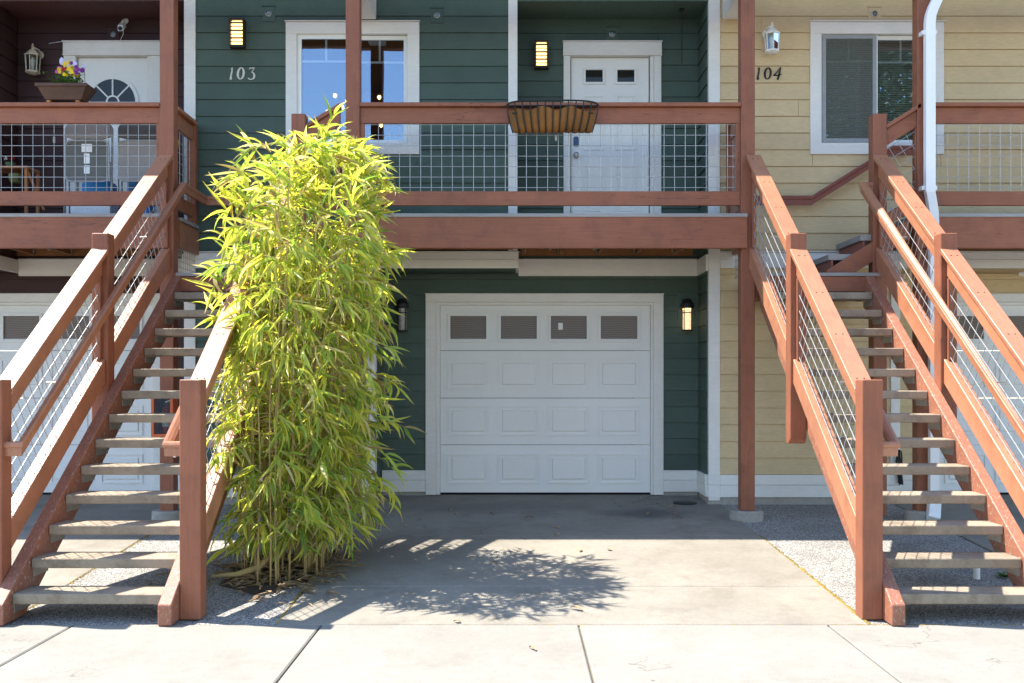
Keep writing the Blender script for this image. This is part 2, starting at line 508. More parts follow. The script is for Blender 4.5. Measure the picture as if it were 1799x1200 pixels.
def siding(parent, mat, x0, x1, z0, z1, y, zref, ops=(), axis='y', side=-1):
    """lap boards. axis 'y': wall facing the street; 'x': return wall at x=y facing side"""
    n0 = math.floor((z0-zref)/EXP); n1 = math.ceil((z1-zref)/EXP)
    for n in range(n0, n1):
        lo, hi = max(z0, zref+n*EXP), min(z1, zref+(n+1)*EXP)
        if hi-lo < .012: continue
        cuts = [x0, x1]
        if axis == 'y' and x1-x0 > 2.4 and random.random() < .6:
            cuts = [x0, x0+(x1-x0)*random.uniform(.25, .75), x1]
        for c0, c1 in zip(cuts, cuts[1:]):
            for a, b, l_, h_ in subtract(c0, c1, lo, hi, ops):
                t0 = .022 - .013*(l_-(zref+n*EXP))/EXP
                t1 = .022 - .013*(h_-(zref+n*EXP))/EXP
                jz = random.uniform(-.0012, .0012)
                prof = [(y, l_+.0043+jz), (y+side*t0, l_+.0043+jz), (y+side*t1, h_+.0005), (y, h_+.0005)]
                g = G()
                if axis == 'y': g.prism(prof, 'x', a+.0018, b-.0018)
                else: g.prism(prof, 'y', a+.0008, b-.0008)
                g.obj('siding_board', mat, parent)

def house(dx, sid, ceil, label, kind):
    h = thing('townhouse', label, 'house', (dx-.6, YD, 0))
    X = lambda x: x+dx
    # openings (x0,x1,z0,z1)
    win = (X(-2.47), X(-1.07), 4.10, 5.48)
    door = (X(.58), X(1.64), 3.2, 5.44)
    gar = (X(-.99), X(1.66), 0, 2.56)
    XL, XT0, XT1, XR0, XR1 = X(-3.48), X(-.075), X(.025), X(2.11), X(2.23)
    XC0, XC1 = X(-1.62), X(-1.52)
    ztop = 6.25
    w = G()
    for a, b, l_, hh in subtract(XL, XT1-.02, 2.9, ztop, [(win[0]+.04, win[1]-.04, win[2]+.05, win[3]-.05)]): w.box(a, b, YW, YW+.12, l_, hh)
    for a, b, l_, hh in subtract(XT1-.02, XR0, 2.9, ztop, [door]): w.box(a, b, YD, YD+.12, l_, hh)
    w.box(XL, XC1-.02, YW, YW+.12, .3, 2.9)
    for a, b, l_, hh in subtract(XC1-.02, XR0, .3, 2.9, [gar]): w.box(a, b, YD, YD+.12, l_, hh)
    w.box(XR0, XR1, YW+.03, YD+.12, .25, ztop)
    w.box(XC1-.12, XC1-.02, YW+.12, YD+.12, .3, 2.9)
    w.box(XT1-.12, XT1-.02, YW+.12, YD+.12, 2.9, ztop)
    w.obj('wall', sid, h)
    G().box(X(-3.48), X(2.23), 19.0, 19.1, .2, ztop).obj('rear_wall', sid, h)
    # under side of the bay over the garage and the porch ceiling
    G().box(XC1-.02, XT1, YW+.01, YD-.002, 2.835, 2.86).obj('soffit', ceil, h)
    G().box(XT1+.002, XR0-.002, YW-.02, YD-.002, 5.74, 5.80).obj('porch_ceiling', ceil, h)
    # boards
    zu, zl = 5.394, 2.216
    siding(h, sid, XL, XT0, 3.0, ztop, YW, zu, [win])
    siding(h, sid, XT1, XR0, 3.0, 5.74, YD, zu, [door])
    siding(h, sid, YW+.02, YD-.02, 3.0, 5.74, XR0, zu, axis='x')
    siding(h, sid, YW+.10, YD-.02, 3.0, 5.74, XT1-.02, zu, axis='x', side=1)
    siding(h, sid, XL, XC0, .58, 2.83, YW, zl)
    siding(h, sid, XC1, XR0, .58, 2.83, YD, zl, [gar])
    siding(h, sid, YW+.02, YD-.02, .58, 2.83, XR0, zl, axis='x')
    siding(h, sid, YW+.02, YD-.02, .58, 2.83, XC1-.02, zl, axis='x', side=1)
    # corner and band boards
    tb = lambda *a, m=white_t: G().box(*a).obj('trim_board', m, h, .003)
    tb(XT0, XT1, YW-.032, YW+.09, 3.0, ztop)
    tb(XR0-.004, XR1, YW-.032, YW+.03, .30, ztop)
    tb(XC0, XC1, YW-.032, YW+.09, .60, 2.83)
    for za, zb, ya in ((2.83, 2.925, .040), (2.927, 3.0, .036)):
        tb(XL, XT1+.012, YW-ya, YW, za, zb)
    tb(XL, XT1+.02, YW-.055, YW, 3.002, 3.012)
    tb(XT1+.013, XR0-.03, YD-.038, YD, 2.80, 2.985)
    tb(XT1+.013, XR0-.03, YD-.052, YD, 2.987, 2.996)
    tb(XR0-.034, XR0, YW-.02, YD-.001, 2.802, 2.983)
    tb(XT1-.018, XT1+.011, YW+.002, YD-.001, 2.832, 2.985)
    # base boards and foundation
    for (xa, xb, yy) in ((XL, XC1+.004, YW), (XC1, X(-1.023), YD), (X(1.695), XR0-.02, YD)):
        tb(xa, xb, yy-.036, yy, .47, .58); tb(xa, xb, yy-.028, yy, .335, .468)
        G().box(xa, xb, yy-.012, yy+.1, .10, .333).obj('foundation', foundation, h)
    tb(XR0-.036, XR0, YW+.03, YD-.04, .47, .58); tb(XR0-.028, XR0, YW+.03, YD-.04, .335, .468)
    tb(XR0-.012, XR1+.004, YW-.040, YW-.033, .47, .58)
    tb(XR0-.010, XR1+.002, YW-.038, YW-.033, .335, .468)
    G().box(XR0-.01, XR1, YW-.02, YD, .10, .333).obj('foundation', foundation, h)
    # ---------------- window
    wx0, wx1, wz0, wz1 = X(-2.376), X(-1.174), 4.194, 5.38
    fr = G()
    fr.box(X(-2.497), X(-1.043), YW-.036, YW+.02, wz1, 5.51)
    fr.box(X(-2.497), X(-1.043), YW-.036, YW+.02, 4.07, wz0)
    fr.box(X(-2.497), wx0, YW-.034, YW+.02, wz0, wz1)
    fr.box(wx1, X(-1.043), YW-.034, YW+.02, wz0, wz1)
    wo = fr.obj('window', white_t, h, .003)
    G().box(X(-2.505), X(-1.035), YW-.055, YW-.0, 5.511, 5.52).obj('drip_cap', white_t, wo)
    cx = (wx0+wx1)/2
    sash = G()
    for a, b, yy in ((wx0, cx+.02, YW-.004), (cx-.02, wx1, YW+.03)):
        for q in ((a, b, wz0, wz0+.045), (a, b, wz1-.045, wz1), (a, a+.045, wz0+.045, wz1-.045), (b-.045, b, wz0+.045, wz1-.045)):
            sash.box(q[0], q[1], yy, yy+.03, q[2], q[3])
    sash.obj('sash_frame', vinyl, wo)
    for a, b, yy in ((wx0+.045, cx-.025, YW+.012), (cx+.025, wx1-.045, YW+.046)):
        G().box(a, b, yy, yy+.004, wz0+.045, wz1-.045).obj('pane', win_glass, wo)
        mm = G(); zm = 5.094
        mm.box(a, b, yy+.006, yy+.014, zm-.011, zm+.011).box((a+b)/2-.011, (a+b)/2+.011, yy+.0065, yy+.0135, zm+.011, wz1-.045)
        mm.obj('muntin', vinyl, wo)
    # room behind
    rm = G()
    x0, x1, y0, y1, z0, z1 = X(-3.4), X(-.1), YW+.125, 15.0, 3.2, 5.85
    rm._poly([(x0, y0, z0), (x1, y0, z0), (x1, y1, z0), (x0, y1, z0), (x0, y0, z1), (x1, y0, z1), (x1, y1, z1), (x0, y1, z1)],
             [(0, 1, 2, 3), (4, 5, 6, 7), (1, 2, 6, 5), (2, 3, 7, 6), (3, 0, 4, 7)])
    rm.obj('room', room_w, h)
    if kind == 'blinds':
        # outer insect screen on the left sash, blinds inside
        sf = G(); a, b = wx0+.012, cx+.0
        for q in ((a, b, wz0+.01, wz0+.05), (a, b, wz1-.05, wz1-.01), (a, a+.04, wz0+.05, wz1-.05), (b-.04, b, wz0+.05, wz1-.05)):
            sf.box(q[0], q[1], YW-.024, YW-.008, q[2], q[3])
        sf.obj('screen_frame', greyframe, wo)
        G().box(a+.04, b-.04, YW-.018, YW-.016, wz0+.05, wz1-.05).obj('insect_screen', screen_m, wo)
        bl = thing_blind(dx, wx0, wx1, wz0, wz1)
    # ---------------- front door
    dx0, dx1, dz0, dz1 = X(.644), X(1.532), 3.295, 5.306
    if kind == 'fan':
        dx0, dx1 = X(.70), X(1.49)
    ft = G()
    ft.box(X(.548), X(1.675), YD-.045, YD+.02, 5.335, 5.470)
    ft.box(X(.54), X(1.683), YD-.058, YD+.02, 5.471, 5.485)
    ft.box(X(.545), X(1.678), YD-.050, YD+.02, 5.318, 5.334)
    ft.box(X(.553), dx0-.012, YD-.036, YD+.10, 3.27, 5.317)
    ft.box(dx1+.055, X(1.670), YD-.036, YD+.10, 3.27, 5.317)
    do = ft.obj('front_door', white_t, h, .003)
    G().box(dx1+.012, dx1+.052, YD-.02, YD+.10, 3.27, 5.317).box(dx0-.010, dx1+.010, YD+.01, YD+.09, dz1+.006, 5.317).obj('jamb', white_t, do)
    slabops = []
    yF = YD+.02
    if kind != 'fan':
        lites = [(dx0+.165, dx0+.36, 5.03, 5.17), (dx1-.36, dx1-.165, 5.03, 5.17)]
    else: lites = []
    sl_ = G()
    for a, b, l_, hh in subtract(dx0, dx1, dz0, dz1, lites): sl_.box(a, b, yF, yF+.045, l_, hh)
    slo = sl_.obj('door_slab', white_d, do)
    def ring(a, b, z_a, z_b, w_, yy, t):
        g = G()
        g.prism([(a, z_a), (b, z_a), (b-w_, z_a+w_), (a+w_, z_a+w_)], 'y', yy-t, yy)
        g.prism([(a, z_b), (b, z_b), (b-w_, z_b-w_), (a+w_, z_b-w_)], 'y', yy-t, yy)
        g.prism([(a, z_a), (a, z_b), (a+w_, z_b-w_), (a+w_, z_a+w_)], 'y', yy-t, yy)
        g.prism([(b, z_a), (b, z_b), (b-w_, z_b-w_), (b-w_, z_a+w_)], 'y', yy-t, yy)
        return g
    for (a, b, l_, hh) in lites:
        ring(a-.03, b+.03, l_-.03, hh+.03, .03, yF, .012).obj('lite_frame', white_d, do, .002)
        G().box(a, b, yF+.012, yF+.018, l_, hh).obj('pane', dark_glass, do)
    pc = (dx0+dx1)/2
    if kind != 'fan':
        pans = [(pc-.305, pc-.06, 4.25, 4.88), (pc+.06, pc+.305, 4.25, 4.88), (pc-.305, pc-.06, 3.5, 4.08), (pc+.06, pc+.305, 3.5, 4.08)]
    else:
        pans = [(pc-.29, pc-.05, 3.5, 4.5), (pc+.05, pc+.29, 3.5, 4.5)]
        fo = G(); r0, r1, zc = .262, .30, 4.80
        arc = [(math.cos(math.pi*i/20), math.sin(math.pi*i/20)) for i in range(21)]
        for (c0, s0), (c1, s1) in zip(arc, arc[1:]):
            fo.prism([(pc+r0*c0, zc+r0*s0), (pc+r1*c0, zc+r1*s0), (pc+r1*c1, zc+r1*s1), (pc+r0*c1, zc+r0*s1)], 'y', yF-.014, yF)
            fo.prism([(pc+.06*c0, zc+.06*s0), (pc+.078*c0, zc+.078*s0), (pc+.078*c1, zc+.078*s1), (pc+.06*c1, zc+.06*s1)], 'y', yF-.010, yF-.002)
        fo.box(pc-r1, pc+r1, yF-.014, yF, zc-.03, zc)
        for an in (45, 90, 135):
            c0, s0 = math.cos(R(an)), math.sin(R(an))
            px_, pz_ = -s0*.008, c0*.008
            fo.prism([(pc+.07*c0+px_, zc+.07*s0+pz_), (pc+.27*c0+px_, zc+.27*s0+pz_), (pc+.27*c0-px_, zc+.27*s0-pz_), (pc+.07*c0-px_, zc+.07*s0-pz_)], 'y', yF-.011, yF-.002)
        fo.obj('fanlight_frame', white_d, do)
        G().prism([(pc+.27*c, zc+.27*s_) for c, s_ in arc], 'y', yF-.0045, yF-.0008).obj('pane', dark_glass, do)
    for (a, b, l_, hh) in pans:
        ring(a, b, l_, hh, .022, yF, .012).obj('door_panel', white_d, do)
        G().box(a+.045, b-.045, yF-.009, yF, l_+.045, hh-.045).obj('door_panel', white_d, do, .003)
    kx = dx0+.055
    G().lathe((kx, yF, 4.185), [(.03, 0), (.032, .006), (.014, .012), (.012, .04), (.026, .05), (.03, .062), (.022, .075), (.005, .078)], 16, 'y').obj('door_knob', steel, do, smooth=True)
    G().box(kx-.030, kx+.030, yF-.02, yF, 4.29, 4.405).obj('lock_keypad', navy if kind == 'lites' else steel, do, .012, seg=2)
    # ---------------- garage door
    gx0, gx1 = X(-.86), X(1.552)
    gt = G()
    gt.box(X(-1.023), X(1.695), YD-.040, YD+.02, 2.503, 2.594)
    gt.box(X(-1.03), X(1.702), YD-.055, YD+.02, 2.595, 2.603)
    gt.box(X(-1.023), X(-.905), YD-.036, YD+.10, .30, 2.502)
    gt.box(X(1.578), X(1.695), YD-.036, YD+.10, .30, 2.502)
    go = gt.obj('garage_door', white_t, h, .003)
    st = G()
    st.box(X(-.904), gx0, YD-.012, YD+.07, .30, 2.502).box(gx1, X(1.577), YD-.012, YD+.07, .30, 2.502).box(gx0, gx1, YD-.012, YD+.07, 2.470, 2.502)
    st.obj('door_stop', white_t, go, .002)
    G().box(gx0, gx1, YD+.045, YD+.07, .285, .318).obj('rubber_seal', dark, go)
    yS = YD+.035
    zs = [.318, .868, 1.405, 1.950, 2.520]
    cols = [(X(PX(a, YD)), X(PX(b, YD))) for a, b in ((786, 859), (875, 948), (963, 1036), (1051, 1125))]
    for k in range(4):
        za, zb = zs[k]+.003, zs[k+1]-.003
        ops = []
        if k == 3: ops = [(a+.03, b-.03, PZ(595, YD), PZ(555, YD)) for a, b in cols]
        sec = G()
        for a, b, l_, hh in subtract(gx0+.002, gx1-.002, za, zb, ops): sec.box(a, b, yS, yS+.04, l_, hh)
        so_ = sec.obj('door_section', white_d, go)
        for a, b in cols:
            if k < 3:
                pa, pb = (zs[k]+.105, zs[k]+.105+.345)
                ring(a, b, pa, pb, .018, yS, .012).obj('raised_panel', white_d, go)
                G().prism([(a+.05, pa+.05), (b-.05, pa+.05), (b-.05, pb-.05), (a+.05, pb-.05)], 'y', yS-.013, yS).obj('raised_panel', white_d, go, .006)
            else:
                ring(a, b, PZ(601, YD), PZ(550, YD), .032, yS, .016).obj('window_frame', white_d, go, .002)
                G().box(a+.03, b-.03, yS+.010, yS+.016, PZ(595, YD), PZ(555, YD)).obj('pane', ripple, go)
                if dx == 0 and a == cols[2][0]:
                    G().box(PX(981, YD), PX(989, YD), yS+.004, yS+.0095, PZ(579, YD), PZ(567, YD)).obj('window_tag', paper, go, .002)
    return h

def thing_blind(dx, a, b, z0, z1):
    o = thing('window_blind', 'white slatted blind hanging inside the window of the yellow house', 'blind', ((a+b)/2, YW+.16, z1))
    n = 46
    me = None
    for i in range(n):
        z = z0+.03+(z1-z0-.06)*i/(n-1)
        if me is None:
            s0 = G().prism([(-.011, .005), (.011, -.006), (.011, -.0048), (-.011, .0062)], 'x', a+.03, b-.03).obj('slat', vinyl, o)
            me = s0.data
        else:
            s0 = bpy.data.objects.new('slat', me); COL.objects.link(s0); attach(s0, o)
        s0.location = (0, YW+.165, z)
    G().box(a+.02, b-.02, YW+.14, YW+.185, z1-.03, z1+.01).obj('head_rail', vinyl, o)
    return o

H2 = house(-U, maroon_s, maroon_c, 'dark maroon row house at the left with fanlight door', 'fan')
H3 = house(0, green_s, green_c, 'dark green middle row house with white garage door', 'lites')
H4 = house(U, yellow_s, yellow_c, 'yellow row house at the right, window with blinds', 'blinds')

# one roof over the whole row (its eave throws the shade line across the driveways)
EY, EZ = 10.23, 6.30
XP2_ = -3.565
rf = thing('row_roof', 'long overhanging roof above the row of houses', 'roof', (0, 14, EZ))
G().prism([(EY, EZ+.02), (EY, EZ+.17), (15.5, 9.0), (20.5, 6.4), (20.5, 6.25)], 'x', -22, 14).obj('roof_slope', roof_m, rf)
G().box(-22, 14, EY+.002, 11.3, EZ-.02, EZ+.015).obj('roof_soffit', white_t, rf)
G().box(-22, 14, EY-.03, EY, EZ-.03, EZ+.18).obj('fascia', white_t, rf)
for xa_, xb_ in ((-9.4, XP2_), (XP2_+.14, -1.70), (-1.56, 2.265), (2.405, 4.035), (4.175, 9.6)):
    G().box(xa_, xb_, 10.215, 10.33, 5.52, 5.75).obj('reflection_blocker', red_x, rf, .005)  # unseen beams added to darken the top of the window reflections

# ------------------------------------------------------------------ decks
YDK = 10.20                                         # front face of the deck posts
ZDK = 3.275                                         # deck floor
PW = .14
def zy(py): return PZ(py, YDK)
def wires_rect(g, x0, x1, z0, z1, y, ax='x', sp=.1066, off=.03):
    n = int((x1-x0)/sp)
    for i in range(n+1):
        x = x0+off+i*sp
        if x > x1: break
        j = random.uniform(-.002, .002)
        g.tube([(x, y, z0), (x+j, y, z1)] if ax == 'x' else [(y, x, z0), (y, x+j, z1)], .0031, 5)
    zs = z1-.012
    while zs > z0:
        g.tube([(x0, y-.004, zs), (x1, y-.004, zs)] if ax == 'x' else [(y-.004, x0, zs), (y-.004, x1, zs)], .0031, 5)
        zs -= sp*.99
    return g

def deck(xa, xb, posts, label, recess, sides, beam_to):
    d = thing('deck', label, 'deck', ((xa+xb)/2, YDK, 0))
    for (px_, zb, zt) in posts:
        G().box(px_, px_+PW, YDK, YDK+PW, zb, zt).obj('post', red_z, d, .006)
    # rails between consecutive posts
    ps = sorted(p[0] for p in posts)
    spans = []
    lo = xa
    for p in ps:
        if p-lo > .5: spans.append((lo, p))
        lo = p+PW
    if xb-lo > .5: spans.append((lo, xb))
    for a, b in spans:
        G().box(a, b, YDK-.012, YDK+.128, zy(187), zy(180)).obj('rail_cap', red_x, d, .005)
        G().box(a, b, YDK+.03, YDK+.07, zy(215), zy(187)-.002).obj('top_rail', red_x, d, .004)
        G().box(a, b, YDK+.03, YDK+.07, zy(360), zy(335)).obj('bottom_rail', red_x, d, .004)
        G().box(a+.001, a+.045, YDK+.032, YDK+.068, zy(335)+.001, zy(215)-.001).obj('nailer', red_z, d, .003)
        G().box(b-.045, b-.001, YDK+.032, YDK+.068, zy(335)+.001, zy(215)-.001).obj('nailer', red_z, d, .003)
        wires_rect(G(), a+.045, b-.045, zy(335)+.0, zy(215), YDK+.05).obj('wire_mesh', wire, d)
    for xs in sides:                                  # side railing running back to the wall
        G().box(xs-.07, xs+.07, YDK+PW, YW-.14, zy(187), zy(180)).obj('rail_cap', red_y, d, .005)
        G().box(xs-.02, xs+.02, YDK+PW, YW-.14, zy(215), zy(187)-.002).obj('top_rail', red_y, d, .004)
        G().box(xs-.02, xs+.02, YDK+PW, YW-.14, zy(360), zy(335)).obj('bottom_rail', red_y, d, .004)
        G().box(xs-.045, xs+.045, YW-.139, YW-.05, ZDK+.001, zy(180)+.0).obj('post', red_z, d, .004)
        wires_rect(G(), YDK+PW, YW-.14, zy(335), zy(215), xs, 'y').obj('wire_mesh', wire, d)
    # beam, deck boards, joists
    b0, b1 = beam_to
    G().box(b0, b1, YDK-.045, YDK-.001, zy(437), zy(380)).obj('beam', red_x, d, .006)
    G().box(xa-.01, xb+.01, YDK+PW+.001, YDK+PW+.04, zy(433), zy(381)).obj('beam', wood_b, d)
    y = YDK-.06
    while y < YD-.06:
        xe0, xe1 = xa-.03, xb+.02
        if y > YW-.16:
            xe0, xe1 = recess
        if y < YDK+PW-.01 and y+.136 > YDK:      # boards notched between the posts
            segs = []
            lo = xe0
            for p in ps:
                if p-lo > .05: segs.append((lo, p-.003))
                lo = p+PW+.003
            if xe1-lo > .05: segs.append((lo, xe1))
            if y+.02 < YDK:                       # thin nosing in front of the posts
                G().box(b0, b1, y+.005, YDK-.002, ZDK-.036, ZDK).obj('deck_board', decking, d, .003)
                for a, b in segs: G().box(a, b, YDK+.001, y+.136, ZDK-.036, ZDK).obj('deck_board', decking, d)
            else:
                for a, b in segs: G().box(a, b, y, y+.136, ZDK-.036, ZDK).obj('deck_board', decking, d)
        else:
            G().box(xe0, xe1, y, y+.136, ZDK-.036, ZDK).obj('deck_board', decking, d)
        y += .1395
    x = xa+.05
    while x < xb:
        in_rec = recess[0] < x < recess[1]
        ye = YD-.06 if in_rec else YW-.06
        G().box(x, x+.038, YDK+PW+.042, ye, ZDK-.235, ZDK-.038).obj('joist', wood_b, d)
        G().box(x-.012, x-.001, ye-.05, ye-.001, ZDK-.225, ZDK-.07).box(x+.039, x+.050, ye-.05, ye-.001, ZDK-.225, ZDK-.07).obj('joist_hanger', bracket, d)
        x += .43
    if recess[0] > xa:
        G().box(xa, recess[0]-.05, YW-.0585, YW-.021, ZDK-.245, ZDK-.04).obj('ledger', wood_b, d)
    G().box(max(xa, recess[0]), min(xb, recess[1]-.04), YD-.0585, YD-.023, ZDK-.245, ZDK-.04).obj('ledger', wood_b, d)
    for k in range(9):
        bx_ = max(xa, recess[0])+.12+k*.25
        if bx_ < min(xb, recess[1])-.1:
            G().lathe((bx_, YD-.0585, ZDK-.13-.045*(k % 2)), [(.016, 0), (.016, .008), (.009, .014)], 8, 'y').obj('lag_bolt', bracket, d)
    return d

# brown house deck, runs out of the frame at the left
XP2 = -3.565                                         # its right-hand post
DK2 = deck(-9.0, -3.43, [(XP2, gz(YDK)+.06, 6.28), (-7.42, gz(YDK)+.06, 6.28)], 'rust red deck of the dark maroon house, wire mesh railing',
     (.03-U, 2.07-U), [-3.49], (-9.0, -3.47))
XP3a, XP3b = -1.70, 2.265
DK3 = deck(-1.70, 2.405, [(XP3a, gz(YDK)+.06, 6.28), (XP3b, gz(YDK)+.09, 6.28)], 'rust red deck in front of the green house, hanging basket on its rail',
     (.03, 2.07), [2.335], (-1.73, 2.32))
XP4 = 4.035
deck(4.035, 9.6, [(XP4, gz(YDK)+.06, 6.28), (8.0, gz(YDK)+.06, 6.28)], 'rust red deck of the yellow house behind the white downspout',
     (.03+U, 2.07+U), [], (4.01, 9.6))

# tie beams from posts to wall, painted white
for xa, lab in ((XP3a+.0, 'white tie beam above the left post of the green house deck'), (XP3b-.01, 'white tie beam by the yellow corner, above the right deck post'),
                ):
    o = G().prism([(YDK+PW+.002, 5.55), (YDK+PW+.002, 5.78), (YW-.03, 5.78), (YW-.03, 5.55), (YW-.08, 5.52), (YDK+PW+.06, 5.52)], 'x', xa, xa+.19).obj('tie_beam', white_t, None, .006)
    tag(o, lab, 'beam')

# concrete piers under deck posts
def pier(x, y, lab, r=.165):
    z = gz(y)
    o = G().lathe((x, y, z-.1), [(r, 0), (r*1.02, .10), (r, .175), (r-.012, .187)], 28).obj('concrete_pier', foundation, None)
    tag(o, lab, 'pier', 'concrete piers under the deck posts')
    return z+.087
pier(XP3b+.07, YDK+.07, 'round concrete pier under the tall post between green and yellow houses')
pier(XP2+.07, YDK+.07, 'round concrete pier under the post behind the left stairs')
pier(XP4+.07, YDK+.07, 'round concrete pier beside the foot of the white downspout')

# ------------------------------------------------------------------ stairs
RI, TR, Y1, NT = .19, .267, 6.75, 13
SLOPE = RI/TR
def nos(y): return RI + (y-Y1)*SLOPE
YL = Y1 + NT*TR - .05                                 # front of the landing
ZL = 2.685
def sloped(g, x0, x1, ya, yb, lo, hi):
    """board following the flight, between heights lo/hi above the nosing line, plumb ends"""
    return g.prism([(ya, nos(ya)+lo), (ya, nos(ya)+hi), (yb, nos(yb)+hi), (yb, nos(yb)+lo)], 'x', x0, x1)

def wires_slope(g, x, ya, yb, lo, hi):
    c = math.cos(math.atan(SLOPE)); s_ = math.sin(math.atan(SLOPE))
    # along the slope
    h = hi - .01
    while h > lo:
        g.tube([(x-.004, ya, nos(ya)+h), (x-.004, yb, nos(yb)+h)], .0031, 5)
        h -= .1066/c
    # across the slope, clipped to the panel
    H = (hi-lo)*c
    t = ya - H*s_
    while t < yb + H*s_:
        # line from lower edge point (t) going perpendicular: dir (-s, c)
        p0 = Vector((t, nos(t)+lo)); dvec = Vector((-s_, c))
        k0, k1 = 0.0, H
        if p0.x > yb: k0 = max(k0, (p0.x-yb)/s_)
        if p0.x - s_*k1 < ya: k1 = min(k1, (p0.x-ya)/s_)
        if k1-k0 > .03:
            a = p0+dvec*k0; b = p0+dvec*k1
            g.tube([(x, a.x, a.y), (x, b.x, b.y)], .0031, 5)
        t += .1066*c if False else .1066/1.0*c
    return g

def handrail(g, pts, w=.045):
    """moulded rail: square lower part with a rounded, wider top"""
    prof = [(-.019, -.10), (.019, -.10), (.021, -.045), (.030, -.040), (.033, -.022), (.026, -.006), (.010, 0), (-.010, 0), (-.026, -.006), (-.033, -.022), (-.030, -.040), (-.021, -.045)]
    pts = [Vector(p) for p in pts]
    rings = []
    for i, p in enumerate(pts):
        d0 = (pts[i]-pts[i-1]) if i > 0 else (pts[1]-pts[0])
        d1 = (pts[i+1]-pts[i]) if i < len(pts)-1 else d0
        h0 = Vector((d0.x, d0.y, 0)).normalized(); h1 = Vector((d1.x, d1.y, 0)).normalized()
        hh = (h0+h1).normalized()
        side = Vector((hh.y, -hh.x, 0)) / max(.5, hh.dot(h0))
        rings.append([g.bm.verts.new(p + side*u + Vector((0, 0, v))) for u, v in prof])
    n = len(prof)
    for a, b in zip(rings, rings[1:]):
        for k in range(n): g.bm.faces.new((a[k], a[(k+1) % n], b[(k+1) % n], b[k]))
    g.bm.faces.new(rings[0][::-1]); g.bm.faces.new(rings[-1])
    return g

